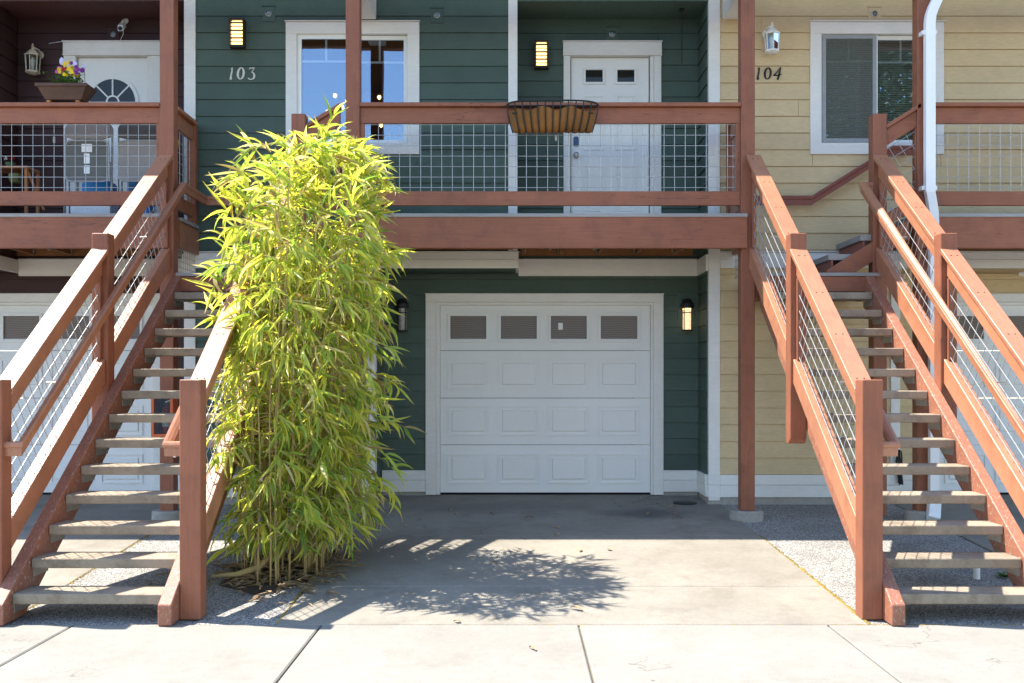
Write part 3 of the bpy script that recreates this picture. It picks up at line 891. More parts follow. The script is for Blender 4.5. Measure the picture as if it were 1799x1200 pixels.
def stair(xl, xr, label, left_top_post, right_end):
    s = thing('staircase', label, 'stairs', ((xl+xr)/2, Y1, 0))
    # stringers
    for x0, x1 in ((xl-.09, xl), (xr, xr+.09)):
        yb = YL+.06
        yk = Y1 + (.315+.012-RI)/SLOPE
        G().prism([(6.64, .004), (6.64, nos(6.64)+.03), (yb, nos(yb)+.03), (yb, nos(yb)-.315), (yk+.1, gz(yk)+SLOPE*.1), (yk, .012)], 'x', x0, x1).obj('stringer', red_w, s, .006)
    # treads with their brackets
    tm = bm_ = None
    for k in range(1, NT+1):
        y = Y1+(k-1)*TR; z = k*RI
        if tm is None:
            t = G().box(xl+.003, xr-.003, 0, .285, -.068, 0).obj('tread', treadm, s, .006)
            tm = t.data
        else:
            t = bpy.data.objects.new('tread', tm); COL.objects.link(t); attach(t, s)
        t.location = (0, y, z)
        for sx, x in ((1, xl), (-1, xr)):
            b = G().box(min(x+sx*.001, x+sx*.075), max(x+sx*.001, x+sx*.075), y+.03, y+.25, z-.075, z-.0695)
            b.box(min(x+sx*.001, x+sx*.008), max(x+sx*.001, x+sx*.008), y+.03, y+.25, z-.13, z-.0755)
            b.obj('tread_bracket', bracket, s)
    # landing
    G().box(xl-.02, xr+.16, YL+.041, YW-.06, ZL-.22, ZL-.037).obj('landing_frame', wood_b, s)
    G().box(xl-.04, xr+.07, YL, YL+.04, ZL-.19, ZL-.037).obj('landing_fascia', red_x, s, .004)
    y = YL-.012
    for k in range(7):
        if y+.136 > YW-.03: break
        G().box(xl-.05, xr+.16, y, y+.136, ZL-.035, ZL).obj('landing_board', decking, s, .003)
        y += .1395
    G().box(xl-.13, xl-.08, YL+.14, YW-.06, ZL-.25, ZL-.04).obj('landing_beam', red_y, s, .004)
    # railings
    for side, xi in ((-1, xl), (1, xr)):
        p0, p1 = sorted((xi+side*.09, xi+side*.23))   # posts stand outside the stringer
        pc = (p0+p1)/2
        yb_, ym = 6.80, 8.58
        G().box(p0, p1, yb_, yb_+PW, .002+gz(yb_), 1.615).obj('post', red_z, s, .006)
        G().prism([(ym, nos(ym)-.38), (ym+.05, nos(ym)-.42), (ym+PW, nos(ym)-.42), (ym+PW, nos(ym)+1.36), (ym, nos(ym)+1.36)], 'x', p0, p1).obj('post', red_z, s, .006)
        top = left_top_post if side < 0 else None
        if side > 0:                                   # newel at the head of the flight, down to the ground
            G().box(p0+.0, p1, YDK-.0, YDK+PW, gz(YDK)+.04, 4.285).obj('post', red_z, s, .006)
        for ya, ye in ((yb_+PW, ym), (ym+PW, YDK-.002)):
            sloped(G(), p0-.002, p1+.002, ya, ye, 1.182, 1.228).obj('rail_cap', red_y, s, .004)
            sloped(G(), pc-.02, pc+.02, ya, ye, 1.00, 1.180).obj('top_rail', red_y, s, .004)
            gs = G()
            for fy in (.06, .34, .64, .94):
                yy = ya+(ye-ya)*fy
                for sx in (-.025, .025):
                    gs.lathe((pc+sx, yy, nos(yy)+1.226), [(.0055, -.004), (.0055, .0055)], 6)
            gs.obj('screw_heads', black_m, s)['kind'] = 'stuff'
            sloped(G(), pc-.045, pc+.045, ya, ye, .09, .30).obj('bottom_rail', red_y, s, .005)
            wires_slope(G(), pc, ya, ye, .30, 1.0).obj('wire_mesh', wire, s)
            G().box(pc-.02, pc+.02, ya, ya+.038, nos(ya+.02)+.302, nos(ya+.02)+.99).obj('nailer', red_z, s, .003)
            G().box(pc-.02, pc+.02, ye-.038, ye, nos(ye-.02)+.302, nos(ye-.02)+.99).obj('nailer', red_z, s, .003)
        # grab rail on the inside
        hx = xi - side*.005
        ph = p0 if side > 0 else p1
        hy0 = 6.86
        pts = [(ph, hy0-.001, nos(hy0)+.93), (hx, hy0, nos(hy0)+.93), (hx, YDK+.02, nos(YDK)+.955)]
        if side < 0 and right_end:
            pts += [(hx, YW-.13, nos(YDK)+.95), (hx+.30, YW-.13, nos(YDK)+.95)]
        else:
            pts += [(ph, YDK+.021, nos(YDK)+.955)]
        handrail(G(), pts).obj('handrail', red_d if False else red_y, s)
        for yy in (7.6, 8.64, 9.5):
            G().tube([(hx, yy, nos(yy)+.83), (hx, yy, nos(yy)+.80), (ph if yy == 8.64 else pc, yy, nos(yy)+.80)], .006, 6).obj('rail_bracket', bracket, s)
    # short flight from the landing up to the deck, and its guard
    xs = xr-.34
    run, rise = .32, (ZDK-ZL)/3
    for k in (1, 2):
        G().box(xs+(k-1)*run, xs+k*run+.02, YDK+.06, YW-.07, ZL+k*rise-.06, ZL+k*rise).obj('tread', decking, s, .004)
        G().box(xs+(k-1)*run+.03, xs+(k-1)*run+.05, YDK+.07, YW-.08, ZL+(k-1)*rise+.002, ZL+k*rise-.061).obj('riser', red_d, s)
    for ya_, yb_2 in ((YDK+.015, YDK+.055), (YW-.068, YW-.045)):
        G().prism([(xs-.03, ZL+.002), (xs-.03, ZL+.03), (xs+2*run+.16, ZL+.03+(2*run+.19)*.62), (xs+2*run+.16, ZL-.17+(2*run+.19)*.62), (xs+.25, ZL+.002)], 'y', ya_, yb_2).obj('stringer', red_x, s, .004)
    gx0 = xr+.23; gx1 = gx0+.345
    zt = lambda x: zy(180) - (gx1-x)*.62
    def slx(g, lo, hi, y0, y1): return g.prism([(gx0, zt(gx0)+lo), (gx0, zt(gx0)+hi), (gx1, zt(gx1)+hi), (gx1, zt(gx1)+lo)], 'y', y0, y1)
    slx(G(), -.045, 0, YDK-.0, YDK+.14).obj('rail_cap', red_x, s, .004)
    slx(G(), -.215, -.047, YDK+.03, YDK+.07).obj('top_rail', red_x, s, .004)
    slx(G(), -1.03, -.90, YDK+.03, YDK+.07).obj('bottom_rail', red_x, s, .004)
    G().box(gx1-.05, gx1-.001, YDK+.031, YDK+.069, zt(gx1)-.94, zt(gx1)-.25).obj('nailer', red_z, s, .003)
    g = G()
    for k in range(12):
        o_ = -.25-.1066/.85*k
        if o_ > -.92: g.tube([(gx0, YDK+.046, zt(gx0)+o_), (gx1, YDK+.046, zt(gx1)+o_)], .0031, 5)
    for k in range(10):
        t = gx0 - .25 + k*.1066*.85
        # perpendicular to slope, falling to the right
        pts = []
        x_, z_ = t, zt(t)-.22
        L = .66
        dx_, dz_ = .527, -.85
        a0, a1 = 0, L
        if x_ < gx0: a0 = (gx0-x_)/dx_
        if x_+dx_*a1 > gx1-.045: a1 = (gx1-.045-x_)/dx_
        if a1-a0 > .03: g.tube([(x_+dx_*a0, YDK+.05, z_+dz_*a0), (x_+dx_*a1, YDK+.05, z_+dz_*a1)], .0031, 5)
    g.obj('wire_mesh', wire, s)
    # wall-side grab rail of the short flight
    q = xr-3.50
    handrail(G(), [(2.60+q if not right_end else xl+.3, YW-.13, 3.60), (3.20+q, YW-.13, 3.60), (4.06+q, YW-.13, 4.14), (4.28+q, YW-.13, 4.14)]).obj('handrail', red_d, s)
    return s
ST3 = stair(-3.343, -2.335, 'rust red open staircase with grey treads left of the bamboo', XP2, True)
ST4 = stair(2.55, 3.50, 'rust red open staircase with grey treads in front of the yellow house', XP3b, False)

# mesh panel and side beam under the end of the brown deck, beside the landing
for x, t in ((XP2+PW-.025, DK2), (XP3b+PW-.03, DK3)):
    G().box(x-.02, x+.02, YDK+PW+.042, YW-.06, ZDK-.31, ZDK-.04).obj('side_beam', red_y, t, .004)
    wires_rect(G(), YDK+PW+.04, YW-.1, ZL+.01, ZDK-.31, x, 'y', .06).obj('wire_mesh', wire, t)

# ------------------------------------------------------------------ downspout
ds = thing('downspout', 'white ribbed downspout in front of the yellow house deck post', 'downspout', (XP4+.09, YDK-.05, 0))
yd_ = YDK-.085
xd = PX(1633, yd_)
def sq_path(pts, w, dpt):
    g = G()
    pts = [Vector(p) for p in pts]
    rings = []
    for i, p in enumerate(pts):
        d = (pts[min(i+1, len(pts)-1)]-pts[max(i-1, 0)]).normalized()
        sd = Vector((1, 0, 0)) - d*d.x
        if sd.length < .2: sd = Vector((0, 0, 1)) - d*d.z
        sd.normalize(); fd = d.cross(sd)
        prof = [(-w, -dpt), (-w*.6, -dpt), (-w*.5, -dpt+.006), (-w*.1, -dpt+.006), (0, -dpt), (w*.1, -dpt+.006), (w*.5, -dpt+.006), (w*.6, -dpt), (w, -dpt), (w, dpt), (-w, dpt)]
        rings.append([g.bm.verts.new(p+sd*u+fd*v) for u, v in prof])
    n = len(rings[0])
    for a, b in zip(rings, rings[1:]):
        for k in range(n): g.bm.faces.new((a[k], a[(k+1) % n], b[(k+1) % n], b[k]))
    g.bm.faces.new(rings[0][::-1]); g.bm.faces.new(rings[-1])
    return g
def pz(py): return PZ(py, yd_)
sq_path([(xd+.42, yd_, 6.2), (xd+.16, yd_, pz(-30)), (xd+.085, yd_, pz(-5)), (xd+.035, yd_, pz(14)), (xd+.008, yd_, pz(28)), (xd, yd_, pz(42)), (xd, yd_, pz(338))], .047, .034).obj('upper_pipe', white_m, ds)
sq_path([(xd, yd_, pz(336)), (xd+.01, yd_, pz(345)), (xd+.035, yd_, pz(372)), (xd+.04, yd_, pz(392)), (xd+.04, yd_+.0, .45)], .044, .032).obj('lower_pipe', white_m, ds)
sq_path([(xd+.04, yd_, .50), (xd+.04, yd_-.01, .38), (xd+.02, yd_-.05, .28), (xd-.0, yd_-.09, .235)], .056, .042).obj('shoe', white_m, ds)
for zz in (pz(57), pz(330), 1.6):
    G().box(xd-.075 + (.04 if zz < 3 else 0), xd+.075+(.04 if zz < 3 else 0), yd_-.003, YDK-.002, zz-.02, zz+.02).obj('strap', white_m, ds)

# ------------------------------------------------------------------ house numbers
def strokes(g, segs, ox, oz, h, y):
    """segs: list of polylines [(u,v,half_width)...] in units of the digit height"""
    for pl in segs:
        pts = [Vector((ox+u*h, oz+v*h)) for u, v, w in pl]
        L, Rr = [], []
        for i, p in enumerate(pts):
            d = (pts[min(i+1, len(pts)-1)]-pts[max(i-1, 0)]).normalized()
            nn = Vector((-d.y, d.x))*pl[i][2]*h
            L.append(p+nn); Rr.append(p-nn)
        for i in range(len(pts)-1):
            q = [L[i], L[i+1], Rr[i+1], Rr[i]]
            g.prism([(v.x, v.y) for v in q], 'y', y-.010, y)
    return g
def arc(cx, cz, rx, rz, a0, a1, n, wf, lean=.0):
    out = []
    for i in range(n+1):
        a = R(a0+(a1-a0)*i/n)
        z = cz+rz*math.sin(a)
        out.append((cx+rx*math.cos(a)+lean*(z-.5), z, wf(a)))
    return out
DIG = {
 '1': [[(-.06, .86, .02), (.02, .93, .035), (.07, .99, .02)], [(.05, .97, .05), (.03, .7, .055), (-.03, .4, .06), (-.07, .2, .075), (-.06, .05, .10), (-.04, 0, .10)]],
 '0': [arc(0, .5, .235, .45, 0, 360, 28, lambda a: .03+.055*abs(math.cos(a)), .10)],
 '3': [[(-.20, .80, .02), (-.12, .95, .045), (.02, .92, .04), (.24, .98, .02)], [(.24, .97, .03), (.12, .78, .035), (.0, .60, .03)],
       arc(-.02, .31, .24, .29, 88, -75, 16, lambda a: .03+.05*max(0, math.cos(a))), [(.04, .03, .04), (-.12, .02, .05), (-.26, .10, .045), (-.28, .16, .02)]],
 '4': [[(.24, 1.0, .03), (.02, .68, .04), (-.28, .36, .05)], [(-.32, .36, .05), (-.1, .34, .045), (.1, .36, .045), (.32, .42, .03)], [(.26, .98, .03), (.18, .6, .065), (.08, .2, .08), (.0, .0, .09)]],
}
def number(txt, xs, z0, h, mat, lab, y):
    t = thing('house_number', lab, 'number', (xs[0], y, z0), 'house numbers')
    for ch, x in zip(txt, xs):
        strokes(G(), DIG[ch], x, z0, h, y).obj('digit', mat, t)
yn = YW-.016
number('103', [PX(408, YW), PX(424, YW), PX(443, YW)], PZ(141, YW), .135, paint('cream_number', (.62, .60, .53), .5, .03), 'pale house number 103 on the green siding', yn)
number('104', [PX(1332, YW), PX(1348, YW), PX(1365, YW)], PZ(141, YW), .135, black_m, 'black house number 104 on the yellow siding', yn)

# ------------------------------------------------------------------ wall lights
def sconce(px, py0, py1, Y, lab):
    x = PX(px, Y); z0, z1 = PZ(py1, Y), PZ(py0, Y); w = .082
    t = thing('wall_sconce', lab, 'wall light', (x, Y, z0), 'slatted wall sconces')
    yb = Y-.02
    G().box(x-w, x+w, yb-.014, yb, z0, z1).obj('back_plate', bronze, t, .002)
    G().box(x-w+.024, x+w-.024, yb-.075, yb-.015, z0+.022, z1-.022).obj('glass_shade', lampglow, t, .008)
    for sx in (-1, 1):
        G().box(x+sx*(w-.009)-.006, x+sx*(w-.009)+.006, yb-.092, yb-.0145, z0+.012, z1-.012).obj('side_bar', bronze, t)
    n = 8
    for k in range(n):
        zz = z0+.012+(z1-z0-.024)*k/(n-1)
        th = .009 if k in (2, 4, 6) else .0045
        if k in (0, n-1): th = .011
        G().box(x-w+.002, x+w-.002, yb-.098, yb-.093, zz-th, zz+th).obj('slat', bronze, t)
    G().box(x-w+.002, x+w-.002, yb-.093, yb-.0145, z1-.02, z1-.004).box(x-w+.002, x+w-.002, yb-.093, yb-.0145, z0+.004, z0+.02).obj('cap', bronze, t)
    return t
sconce(420, 38, 88, YW, 'lit slatted bronze sconce above the number 103')
sconce(951, 76, 124, YD, 'lit slatted bronze sconce left of the green house front door')

def garage_light(px, py0, py1, lit, lab):
    Y = YD; x = PX(px, Y); z0, z1 = PZ(py1, Y), PZ(py0, Y)
    t = thing('garage_lantern', lab, 'wall light', (x, Y, z0), 'garage wall lanterns')
    yb = Y-.022; yc = yb-.085
    G().box(x-.095, x+.095, yb, yb+.014, z1-.22, z1+.075).obj('mount_block', green_s, t, .002)
    G().box(x-.10, x+.10, yb-.02, yb+.010, z1+.076, z1+.083).obj('block_cap', green_s, t)
    G().box(x-.045, x+.045, yb-.018, yb-.001, z1-.12, z1+.01).obj('back_plate', black_m, t, .004)
    G().tube([(x, yb-.018, z1-.04), (x, yb-.05, z1-.02), (x, yc, z1-.03)], .013, 8).obj('arm', black_m, t)
    G().lathe((x, yc, z1), [(.02, .0), (.04, -.012), (.055, -.03), (.075, -.055), (.078, -.10), (.066, -.102)][::-1], 20).obj('hood', black_m, t)
    h = z0-z1
    G().lathe((x, yc, z1), [(.048, h+.012), (.05, h+.03), (.05, -.103)], 20).obj('glass_shade', seeded if lit else seeded_off, t, smooth=False)
    cg = G()
    for k in range(4):
        a = math.pi/4 + k*math.pi/2
        cg.tube([(x+.058*math.cos(a), yc+.058*math.sin(a), z0+.006), (x+.058*math.cos(a), yc+.058*math.sin(a), z1-.1)], .005, 6)
    cg.obj('cage_bar', black_m, t)
    G().lathe((x, yc, z0), [(.064, 0), (.066, .006), (.064, .012)], 20).obj('base_ring', black_m, t)
    G().lathe((x, yc, z1-.16), [(.062, 0), (.064, .004), (.062, .009)], 20).obj('cage_ring', black_m, t)
    if lit:
        G().lathe((x, yc, z1-.112), [(.035, -.006), (.045, 0), (.045, .006)], 16).obj('lamp_disc', bulbglow, t)
        G().lathe((x, yc, z1-.116), [(.030, -.02), (.047, -.016), (.0525, .004)], 16).obj('lamp_glow_ring', lampglow, t)
    return t
garage_light(708.5, 527, 583, False, 'unlit black cylinder lantern left of the garage door')
garage_light(1204.5, 527, 582, True, 'lit black cylinder lantern right of the garage door')

def hex_lantern(px, py0, py1, Y, lab, mat, blockmat, armside):
    x = PX(px, Y); z0, z1 = PZ(py1, Y), PZ(py0, Y); H = z1-z0
    t = thing('carriage_lantern', lab, 'wall light', (x, Y, z0), 'white carriage lanterns')
    yb = Y-.02; yc = yb-.11
    if blockmat: G().box(x-.085, x+.085, yb-.002, yb+.014, z0+H*.18, z1+.07).obj('mount_block', blockmat, t, .002)
    G().lathe((x+armside*.035, yb-.003, z0+H*.72), [(.045, 0), (.045, .01), (.03, .018)], 16, 'y').obj('back_plate', mat, t)
    G().tube([(x+armside*.035, yb-.015, z0+H*.72), (x+armside*.045, yb-.06, z0+H*.83), (x+armside*.02, yc+.01, z0+H*.86), (x, yc, z0+H*.80)], .011, 8).obj('arm', mat, t, smooth=True)
    G().lathe((x, yc, z0), [(.028, H*.80), (.014, H*.83), (.012, H*.87), (.020, H*.89), (.012, H*.92), (.008, H*.935), (.013, H*.965), (.004, H)], 12).obj('finial', mat, t, smooth=True)
    G().lathe((x, yc, z0), [(.088, H*.60), (.090, H*.64), (.070, H*.665), (.068, H*.69), (.055, H*.715), (.052, H*.745), (.028, H*.80)], 6, ph=math.pi/6).obj('roof', mat, t)
    G().lathe((x, yc, z0), [(.04, 0), (.078, H*.05), (.080, H*.10), (.070, H*.115)], 6, ph=math.pi/6).obj('base', mat, t)
    bars = G()
    for k in range(6):
        a = math.pi/6+k*math.pi/3
        bars.tube([(x+.068*math.cos(a), yc+.068*math.sin(a), z0+H*.11), (x+.078*math.cos(a), yc+.078*math.sin(a), z0+H*.60)], .006, 6)
    bars.obj('frame', mat, t)
    for k in range(6):
        a0, a1 = math.pi/6+k*math.pi/3, math.pi/6+(k+1)*math.pi/3
        g = G()
        q = [(x+r*math.cos(a), yc+r*math.sin(a), z0+H*f) for r, f, a in ((.066, .115, a0), (.066, .115, a1), (.076, .598, a1), (.076, .598, a0))]
        g._poly(q, [(0, 1, 2, 3)])
        g.obj('glass_pane', dim_glass, t)
    G().tube([(x, yc, z0+H*.12), (x, yc, z0+H*.3), (x, yc, z0+H*.45), (x, yc, z0+H*.55)], [.012, .02, .03, .012], 10).obj('bulb', vinyl, t, smooth=True)
    return t
hex_lantern(67, 83, 137, YD, 'white six-sided carriage lantern beside the maroon house door', beige_m, None, 1)
hex_lantern(1351, 46, 101, YW, 'white six-sided carriage lantern above the number 104', white_m, yellow_s, -1)

# small round clear fixtures on square blocks, high on the walls
def dome(px, py, Y, mat, lab):
    x, z = PX(px, Y), PZ(py, Y); yb = Y-.02
    t = thing('round_wall_fixture', lab, 'fixture', (x, Y, z), 'small round wall fixtures')
    G().box(x-.068, x+.068, yb-.002, yb+.014, z-.085, z+.075).obj('mount_block', mat, t, .002)
    G().box(x-.075, x+.075, yb-.012, yb+.010, z+.076, z+.082).obj('block_cap', mat, t)
    G().lathe((x, yb-.003, z), [(.034, 0), (.034, .008), (.028, .012)], 20, 'y').obj('ring', steel, t, smooth=False)
    G().lathe((x, yb-.012, z), [(.026, 0), (.024, .015), (.015, .026), (.004, .030)], 16, 'y').obj('lens', dim_glass, t, smooth=True)
    G().lathe((x, yb-.012, z), [(.010, 0), (.008, .012), (.003, .016)], 8, 'y').obj('core', steel, t)
    return t
dome(473, 25, YW, green_s, 'small round fixture between the sconce and the green house window')
dome(768, 28, YW, green_s, 'small round fixture to the right above the green house window')
dome(1075, 61, YD, green_s, 'small round fixture above the green house front door')
dome(1535, 26, YW, yellow_s, 'small round fixture above the yellow house window')
dome(200, 61, YD, maroon_s, 'small round fixture above the maroon house door')

# security camera
x, z = PX(221, YD), PZ(58, YD)
sc_ = thing('security_camera', 'small white security camera over the maroon house door', 'camera', (x, YD, z))
G().lathe((x+.01, YD-.021, z+.13), [(.03, 0), (.03, .01), (.015, .016)], 14, 'y').obj('mount', white_m, sc_)
G().tube([(x+.01, YD-.035, z+.13), (x+.005, YD-.08, z+.125), (x, YD-.11, z+.09)], .010, 8).obj('arm', white_m, sc_)
G().prism([(YD-.16, z-.035), (YD-.17, z+.03), (YD-.08, z+.10), (YD-.06, z+.04)], 'x', x-.032, x+.032).obj('body', white_m, sc_, .008, seg=2)
G().lathe((x, YD-.162, z-.004), [(.024, -.002), (.024, .008), (.018, .010)], 16, 'y').obj('lens', black_m, sc_)
o = G().tube([(x, YD-.07, z+.02), (x-.01, YD-.05, z-.03), (x-.06, YD-.04, PZ(76, YD)), (PX(110, YD), YD-.064, PZ(76.5, YD)), (PX(88, YD), YD-.03, PZ(78, YD))], .003, 5).obj('cable', white_m, None)
tag(o, 'thin white cable running along the maroon door head', 'cable')

# door bells
for px, py, lab in ((976.5, 243.5, 'small beige doorbell on green siding left of the front door'), (97, 247, 'small beige doorbell on maroon siding left of the folding chairs')):
    x, z = PX(px, YD), PZ(py, YD)
    t = thing('doorbell', lab, 'doorbell', (x, YD, z))
    G().box(x-.014, x+.014, YD-.036, YD-.0125, z-.036, z+.036).obj('plate', beige_m, t, .005)
    G().lathe((x, YD-.036, z-.008), [(.008, 0), (.008, .004), (.006, .005)], 12, 'y').obj('button', vinyl, t)

# hanging wind chime hook and chain in the porch
x = PX(1198, 11.3)
t = thing('hanging_chain', 'thin black chain hanging from the green porch ceiling', 'chain', (x, 11.3, 5.2))
G().lathe((x, 11.3, 5.715), [(.03, 0), (.032, .012), (.02, .024)], 12).obj('ceiling_hook', black_m, t)
lk = None
z = 5.71
i = 0
while z > 5.12:
    if lk is None:
        pts = [(.008*math.cos(a), 0, .018*math.sin(a)) for a in np.linspace(0, 2*math.pi, 9)]
        lk0 = G().tube(pts, .0028, 5, False).obj('link', black_m, t); lk = lk0.data
        l0 = lk0
    else:
        l0 = bpy.data.objects.new('link', lk); COL.objects.link(l0); attach(l0, t)
    l0.location = (x, 11.3, z); l0.rotation_euler = (0, 0, (i % 2)*R(90))
    z -= .030; i += 1

# chandelier behind the green house window
cx_, cy_, cz_ = -2.0, 12.9, 5.05
t = thing('chandelier', 'branching chandelier with glowing round bulbs inside the green house window', 'chandelier', (cx_, cy_, 5.85))
G().tube([(cx_, cy_, 5.849), (cx_, cy_, cz_)], .012, 8).obj('stem', bronze, t)
G().lathe((cx_, cy_, 5.80), [(.07, 0), (.07, .03), (.05, .049)], 14).obj('canopy', bronze, t)
random.seed(3)
for k in range(11):
    a = k*2*math.pi/11; el = (-.5, .25, .0)[k % 3]; L = .30+.06*(k % 3)
    e = Vector((cx_+L*math.cos(a), cy_+L*math.sin(a), cz_+el*.4))
    arm = G().tube([(cx_, cy_, cz_), e], .006, 6).obj('arm', bronze, t)
    G().lathe((e.x, e.y, e.z-.035), [(.006, 0), (.018, .011), (.025, .028), (.020, .045), (.006, .055)], 12).obj('bulb', bulbglow, arm, smooth=True)

# ------------------------------------------------------------------ hanging basket on the deck rail
x0, x1 = PX(889, 10.08), PX(1053, 10.08)
xc, hw = (x0+x1)/2, (x1-x0)/2
zt_ = PZ(180, 10.05); zb_ = PZ(224, 10.0)
t = thing('rail_basket', 'black iron rail basket with brown coconut liner on the deck rail', 'basket', (xc, YDK-.1, zb_))
rimp = [Vector((xc+u*hw, YDK-.02-.20*(1-min(1, abs(u))**4)**.5-.004, zt_)) for u in np.linspace(-1, 1, 33)]
G().tube(rimp, .009, 6).tube([rimp[0], rimp[-1]], .009, 6).obj('rim', black_m, t)
def front(u, f, z, push=0.):
    w_ = hw*(1-.13*(1-f)**1.6); d_ = .20*(.35+.65*f**.6)
    return Vector((xc+u*w_, YDK-.02-d_*(1-abs(u)**4)**.5-push, z))
NB = 13
ub = [-.985+1.97*k/(NB-1) for k in range(NB)]
g = G(); rings = []
fl_ = (0, .06, .18, .38, .58, .76)
for f in fl_:
    z = zb_-.004+(zt_-zb_)*f; ring = []
    for k in range(NB-1):
        for q in range(4):
            u = ub[k]+(ub[k+1]-ub[k])*q/4
            bul = .016*math.sin(math.pi*q/4)*(1 if 0 < f else .4)
            p = front(u*.985, f, z+random.uniform(-.004, .004) - (.010*math.sin(math.pi*q/4) if f == 0 else 0) + (.02*math.sin(k*1.7+q*.4) if f == .76 else 0) - (.05*abs(u)**6 if f == .76 else 0), bul-.012)
            ring.append(g.bm.verts.new(p))
    ring.append(g.bm.verts.new(front(.985*.985, f, z)))
    rings.append(ring)
for a, b in zip(rings, rings[1:]):
    for k in range(len(a)-1): g.bm.faces.new((a[k], a[k+1], b[k+1], b[k]))
ends = [g.bm.verts.new((v.co.x, YDK-.018, v.co.z)) for v in rings[0]]
for k in range(len(ends)-1): g.bm.faces.new((rings[0][k], ends[k], ends[k+1], rings[0][k+1]))
g.obj('coconut_liner', coco, t, smooth=True)
G().box(x0+.06, x1-.06, YDK-.15, YDK-.02, zt_-.11, zt_-.095).obj('soil', soil, t)
for u in ub:
    pts = [front(u, f, zb_-.008+(zt_-zb_+.008)*f, .004) for f in (0, .1, .3, .6, 1.0)]
    pts = [Vector((pts[0].x, YDK-.02, zb_-.010))] + pts
    g = G()
    for a, b in zip(pts, pts[1:]):
        g.tube([a, b], .0062, 5)
    g.obj('bar', black_m, t)
for xx in (x0+.06, x1-.06):
    G().tube([(xx, YDK-.03, zt_), (xx, YDK+.06, zt_+.012), (xx, YDK+.135, zt_+.008), (xx, YDK+.138, zt_-.05)], .006, 6).obj('hook', black_m, t)

# ------------------------------------------------------------------ planter with flowers on the maroon deck rail
zc_ = zy(180)
xa, xb = PX(67, YDK), PX(153, YDK)
pb = thing('planter_box', 'dark wooden planter box on the maroon house deck rail', 'planter', ((xa+xb)/2, YDK+.06, zc_))
g = G()
top = [(xa, YDK-.06), (xb+.02, YDK-.06), (xb+.02, YDK+.20), (xa, YDK+.20)]
bot = [(xa+.075, YDK-.01), (xb-.055, YDK-.01), (xb-.055, YDK+.14), (xa+.075, YDK+.14)]
zt2, zb2 = zc_+.175, zc_+.028
tin = [(p[0]+(.015 if i in (0, 3) else -.015), p[1]+(.015 if i < 2 else -.015)) for i, p in enumerate(top)]
vs = [(*p, zb2) for p in bot]+[(*p, zt2) for p in top]+[(*p, zt2) for p in tin]+[(p[0], p[1], zt2-.03) for p in tin]
fs = [(3, 2, 1, 0), (12, 13, 14, 15)]
for k in (0, 4, 8): fs += [(k+i, k+(i+1) % 4, k+4+(i+1) % 4, k+4+i) for i in range(4)]
g._poly(vs, fs).obj('box', planter_w, pb)
g = G()
for (a, b, c, d_) in ((xa-.006, xb+.026, YDK-.068, YDK-.052),):
    g.box(a, b, c, d_, zt2-.028, zt2+.004)
g.obj('rim', planter_w, pb, .003)
for xx in (xa+.10, xb-.10):
    G().box(xx-.02, xx+.02, YDK-.0, YDK+.12, zc_+.001, zb2-.0005).obj('foot', orange_w, pb, .004)
fl = thing('flower_clump', 'yellow, pink and purple flowers growing in the wooden planter box', 'flowers', ((xa+xb)/2, YDK+.06, zt2-.03))
random.seed(11)
fx = PX(121, YDK+.05)
def leafquad(g, p, d, L, w):
    d = d.normalized(); sd = d.cross(Vector((0, 0, 1)))
    if sd.length < .1: sd = Vector((1, 0, 0))
    sd.normalize()
    a = [p, p+d*L*.4+sd*w, p+d*L+Vector((0, 0, -.2*L)), p+d*L*.4-sd*w]
    g._poly([tuple(v) for v in a], [(0, 1, 2, 3)])
g = G()
for k in range(420):
    p = Vector((fx+random.gauss(0, .065), YDK+.04+random.uniform(-.09, .08), zt2-.03+random.uniform(0, .15)))
    leafquad(g, p, Vector((random.uniform(-1, 1), random.uniform(-1, .6), random.uniform(-.1, .9))), random.uniform(.03, .06), .012)
g.obj('leaves', herb, fl)
def blossom(p, r, mat, name='blossom'):
    g = G()
    for ring_, rr, n in ((0, r, 9), (1, r*.72, 7), (2, r*.42, 5)):
        for k in range(n):
            a = 2*math.pi*(k+.4*ring_)/n
            d = Vector((math.cos(a), -.35-.25*ring_, math.sin(a))).normalized()
            sd = d.cross(Vector((0, 1, 0))).normalized()
            w = rr*.36
            q = [Vector(p), Vector(p)+d*rr*.6+sd*w, Vector(p)+d*rr, Vector(p)+d*rr*.6-sd*w]
            g._poly([tuple(v) for v in q], [(0, 1, 2, 3)])
    g.obj(name, mat, fl)
for px, py, r, m in ((102, 121, .030, petal_k), (110, 124, .034, petal_y), (117, 116, .032, petal_y), (124, 121, .034, petal_y), (119, 126, .026, ext_red), (130, 128, .034, petal_y), (125, 113, .026, petal_y),
                     (113, 131, .026, petal_y), (134, 118, .026, petal_p), (143, 124, .034, petal_p), (139, 131, .026, petal_p), (106, 128, .022, petal_k), (134, 134, .026, petal_y), (121, 133, .024, petal_y)):
    for q in range(2):
        blossom((PX(px+random.uniform(-4, 4), YDK), YDK-.03+random.uniform(-.04, .05), PZ(py+random.uniform(-4, 4), YDK)), r*random.uniform(.75, 1.0), m)
for px, py, rx, rz in ((106, 106, .024, .042), (129, 111, .030, .030), (146, 116, .016, .034)):
    xq, zq = PX(px, YDK+.05), PZ(py, YDK+.05)
    e = G().lathe((0, 0, 0), [(.004, -1), (.7, -.7), (1, 0), (.7, .7), (.004, 1)], 12)
    for v in e.bm.verts: v.co = (xq+v.co.x*rx, YDK+.08+v.co.y*.006, zq+v.co.z*rz)
    e.obj('tall_petal', petal_w, fl, smooth=True)
    G().tube([(xq, YDK+.08, zq-rz), (xq+.01, YDK+.08, zt2-.02)], .003, 5).obj('stem', herb, fl)

